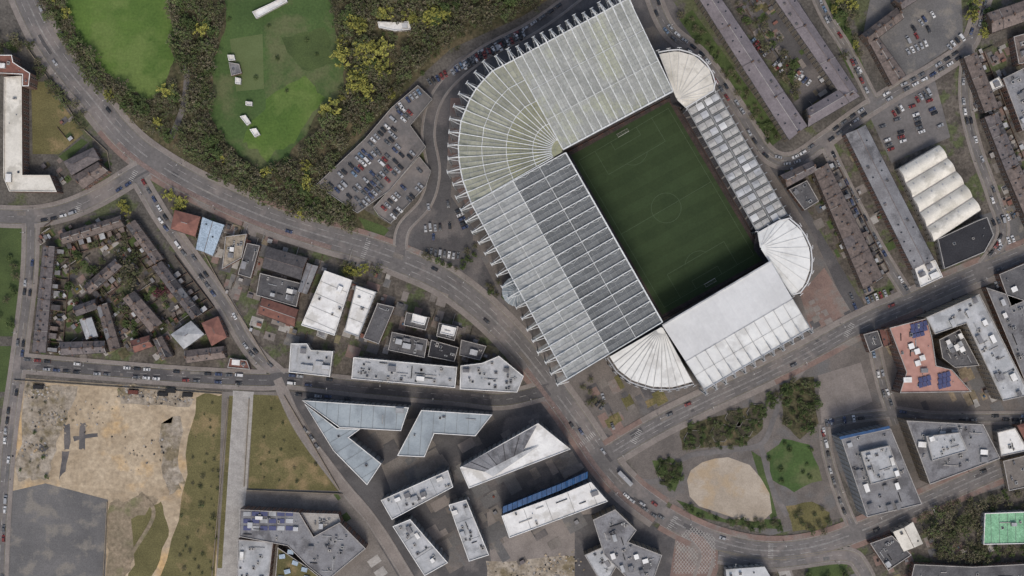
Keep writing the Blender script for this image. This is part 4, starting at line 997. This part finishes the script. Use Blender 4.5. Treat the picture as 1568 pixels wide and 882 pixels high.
scatter([(60,-15),(88,-15),(118,50),(152,98),(200,138),(240,158),(262,120),(275,130),(262,215),(240,205),(200,175),(150,135),(100,80)],68,9,mix,.6,1.15)
scatter([(262,-15),(345,-15),(333,60),(320,150),(325,190),(355,235),(400,268),(450,245),(485,280),(550,328),(545,352),(470,330),(380,290),(300,252),(275,225),(293,130),(270,60)],170,9.5,mix,.65,1.3)
scatter([(505,-15),(870,-15),(795,18),(700,58),(645,98),(600,150),(540,215),(488,268),(452,240),(495,180),(534,130),(522,60)],180,10,[(T_br,6),(T_ol,4),(T_yel,.8),(T_gr,1.2)],.65,1.35,ex=[[(570,25),(636,25),(636,54),(570,54)]])
scatter([(530,25),(560,25),(600,60),(590,110),(540,120),(520,90)],12,10,[(T_yel,1),(T_ol,.6)],.9,1.4)
scatter([(590,15),(690,15),(695,60),(650,60),(600,28)],10,10,[(T_yel,1),(T_br,1)],1,1.3)
scatter([(262,-15),(870,-15),(600,150),(488,268),(560,350),(300,252),(275,225),(293,130)],110,7,[(T_br,2),(T_gr,1),(T_ol,2)],.22,.42,ex=[[(345,-40),(500,-40),(520,60),(530,130),(490,170),(450,230),(400,262),(345,215),(318,170),(326,90),(345,40)]],name='shrub')
tree(506,168,T_yel,1.8)
for x,y in [(262,300),(281,308),(196,322),(342,242),(275,320),(190,314)]: tree(x,y,T_yel,.85)
for x,y in [(412,40),(425,90),(470,62),(486,85),(392,120),(440,140),(352,30)]: tree(x,y,T_gr,.35,'shrub')
scatter([(520,400),(580,410),(580,425),(525,415)],6,9,[(T_br,1),(T_yel,.4)],.7,.9)
tree(200,415,T_br,1.7); tree(208,426,T_br,1.8); tree(246,448,T_pk,1.0); tree(262,444,T_pk,.7)
scatter([(60,400),(220,350),(330,500),(200,520),(90,480)],62,9,[(T_br,2),(T_ol,1.5),(T_gr,1.5)],.35,.85)
scatter([(95,378),(190,352),(230,400),(180,440),(110,420)],16,9,[(T_br,2),(T_ol,1),(T_gr,1)],.4,.8)
scatter([(-15,345),(36,345),(22,515),(-15,515)],12,14,[(T_gr,2),(T_ol,1),(T_br,1)],.5,.9)
scatter([(40,60),(55,60),(140,180),(130,200),(60,125)],14,10,[(T_br,2),(T_ol,1)],.5,.9)
scatter([(-20,40),(30,60),(40,80),(0,82)],8,9,mix,.6,1)
scatter([(1040,25),(1055,20),(1195,212),(1180,222)],30,9,[(T_gr,1),(T_br,2.5)],.35,.65)
scatter([(1110,-15),(1170,20),(1225,110),(1215,150)],22,10,[(T_br,2),(T_gr,1)],.4,.8)
scatter([(1235,-20),(1285,-20),(1325,110),(1308,118)],16,11,[(T_yel,.4),(T_br,1),(T_gr,1)],.5,.9)
scatter([(1480,-20),(1520,-20),(1505,55),(1486,60)],12,9,[(T_yel,1),(T_gr,1)],.6,1)
scatter([(1290,-20),(1330,-20),(1310,30),(1285,20)],7,9,[(T_yel,1.5),(T_br,1)],.8,1.1)
scatter([(1198,590),(1250,575),(1256,650),(1228,675),(1200,650)],30,7,[(T_gr,3),(T_ol,2),(T_br,1)],.4,.75)
scatter([(1172,610),(1215,575),(1225,590),(1180,625)],12,7,[(T_br,1),(T_gr,1.5)],.4,.75)
scatter([(1040,655),(1085,640),(1168,618),(1170,655),(1140,682),(1045,692)],44,6,[(T_gr,2),(T_ol,1),(T_br,1)],.28,.55,name='shrub')
scatter([(1000,702),(1030,700),(1048,718),(1035,752),(1008,738)],22,5,[(T_gr,2),(T_ol,1)],.35,.6,name='shrub')
scatter([(1175,695),(1200,672),(1240,680),(1258,735),(1215,752),(1182,735)],9,12,[(T_gr,1)],.25,.5,name='shrub')
scatter([(1215,775),(1250,768),(1272,790),(1260,818),(1220,812)],10,7,[(T_br,1),(T_ol,1)],.4,.7)
scatter([(1040,768),(1110,793),(1195,793),(1198,812),(1140,810),(1050,785)],26,5,[(T_gr,1),(T_br,1)],.3,.55,name='shrub')
for hx,hy in [(1062,672),(1102,663),(1140,655),(1020,722),(1158,632),(1125,640)]:
    b=MB(); p=G(hx,hy); rr=6.2; z1=.9
    o=[(p.x+rr*math.cos(math.pi*i/3),p.y+rr*math.sin(math.pi*i/3)) for i in range(6)]; i_=[(p.x+(rr-.35)*math.cos(math.pi*i/3),p.y+(rr-.35)*math.sin(math.pi*i/3)) for i in range(6)]
    for i in range(6): j=(i+1)%6; b.face([(*o[i],0),(*o[j],0),(*o[j],z1),(*o[i],z1)],'concrete'); b.face([(*o[i],z1),(*o[j],z1),(*i_[j],z1),(*i_[i],z1)],'concrete'); b.face([(*i_[i],z1),(*i_[j],z1),(*i_[j],z1-.3),(*i_[i],z1-.3)],'concrete')
    b.face([(*q,z1-.3) for q in i_],'earth_dark')
    b.obj('hexagonal_planter')
    for i in range(5):
        t=2*math.pi*i/5+R.uniform(0,.6); tree(hx+13*math.cos(t),hy+13*math.sin(t),R.choice([T_gr,T_ol]),.36,'shrub')
    tree(hx+R.uniform(-3,3),hy+R.uniform(-3,3),T_ol,.35,'shrub')
scatter([(1400,780),(1500,760),(1510,860),(1420,850)],50,8,[(T_br,4),(T_ol,1)],.6,1)
scatter([(1510,752),(1600,745),(1600,782),(1510,782)],16,8,[(T_br,3),(T_gr,1)],.5,.9)
scatter([(1500,838),(1600,836),(1600,862),(1490,860)],16,8,[(T_br,2),(T_gr,2)],.4,.8)
scatter([(1235,860),(1300,862),(1290,900),(1240,900)],6,9,[(T_gr,1)],.4,.7)
scatter([(310,610),(345,615),(330,880),(260,880)],40,7,[(T_br,1),(T_ol,1)],.15,.4,name='shrub')
scatter([(35,585),(95,590),(75,730),(30,730)],14,8,[(T_br,1),(T_gr,.6)],.2,.35,name='shrub')
scatter([(395,612),(430,612),(515,745),(385,742)],16,10,[(T_br,1),(T_ol,1)],.12,.28,name='shrub')
scatter([(640,385),(700,405),(725,370),(735,380),(705,415),(640,400)],14,8,[(T_br,1),(T_gr,1)],.35,.6)
scatter([(742,420),(765,430),(775,460),(750,450)],6,7,[(T_br,1),(T_gr,1)],.4,.6)
scatter([(888,585),(905,580),(925,620),(905,625)],6,7,[(T_br,1)],.4,.6)
scatter([(1250,255),(1340,430),(1325,445),(1235,270)],12,9,[(T_br,2),(T_gr,1)],.3,.5)
# rubble heaps on the waste ground
b=MB()
def heap(x,y,n,sp):
    for i in range(n):
        p=G(x+R.gauss(0,sp),y+R.gauss(0,sp*.5)); s=R.uniform(.3,1.3); b.box(p,s,s*R.uniform(.5,1.4),0,s*R.uniform(.2,.6),R.uniform(0,3),R.choice(['rubble','concrete','sand','dark','coping','mud','rubble']))
for q in [(60,600,90,14),(80,640,70,14),(200,602,70,10),(240,608,80,12),(280,612,40,6),(50,690,50,12),(820,880,120,25),(860,865,60,18),(362,385,60,8),(130,640,40,30),(220,690,40,30)]: heap(*q)
b.obj('rubble_heap')
b=MB()
for x,y in [(205,600),(250,603),(262,598),(288,604),(60,592)]:
    p=G(x,y); b.box(p,6,2.4,0,2.5,-.06,'container_red' if x%2 else 'dark')
    for i in range(9): q=(p.x-2.8+i*.7,p.y); b.box(q,.12,2.46,.1,2.56,-.06,'dark')
b.obj('site_containers')
b=MB()
for pl_ in [[(350,610),(338,740),(325,885)],[(382,610),(374,745)],[(378,750),(525,756)],[(520,750),(435,605)],[(22,582),(340,603)],[(165,768),(158,900)],[(40,70),(125,195),(165,232),(170,262)],[(262,290),(330,420),(415,560)]]:
    for i in range(len(pl_)-1): a,c=G(*pl_[i]),G(*pl_[i+1]); b.beam((a.x,a.y,.8),(c.x,c.y,.8),.35,1.6,'stone')
b.obj('boundary_wall')
# ---------------------------------------------------------------- light, world, camera
EL,AZ=57,172
w=bpy.data.worlds.new("World"); scene.world=w; w.use_nodes=True; nt=w.node_tree
sky=nt.nodes.new("ShaderNodeTexSky"); sky.sky_type='NISHITA'; sky.sun_disc=False; sky.sun_elevation=math.radians(EL); sky.sun_rotation=math.radians(AZ); sky.dust_density=3.5; sky.ozone_density=0.6
nt.links.new(sky.outputs["Color"],nt.nodes["Background"].inputs["Color"]); nt.nodes["Background"].inputs["Strength"].default_value=0.15
s=bpy.data.lights.new("sun",'SUN'); s.energy=1.5; s.angle=math.radians(12); s.color=(1,.95,.89)
so=bpy.data.objects.new("sun",s); scene.collection.objects.link(so)
az=math.radians(AZ); dirv=Vector((math.sin(az)*math.cos(math.radians(EL)),math.cos(az)*math.cos(math.radians(EL)),math.sin(math.radians(EL))))
so.rotation_euler=dirv.to_track_quat('Z','Y').to_euler(); so.location=(0,0,300)
cam=bpy.data.cameras.new("camera"); co=bpy.data.objects.new("camera",cam); scene.collection.objects.link(co)
co.location=(0,0,H); cam.sensor_width=36; cam.lens=36*H/(1568*U); cam.clip_end=12000; cam.clip_start=1
scene.camera=co
scene.view_settings.view_transform='Standard'; scene.view_settings.look='None'; scene.view_settings.exposure=0
print('trees',tc[0],'objects',len(bpy.data.objects))
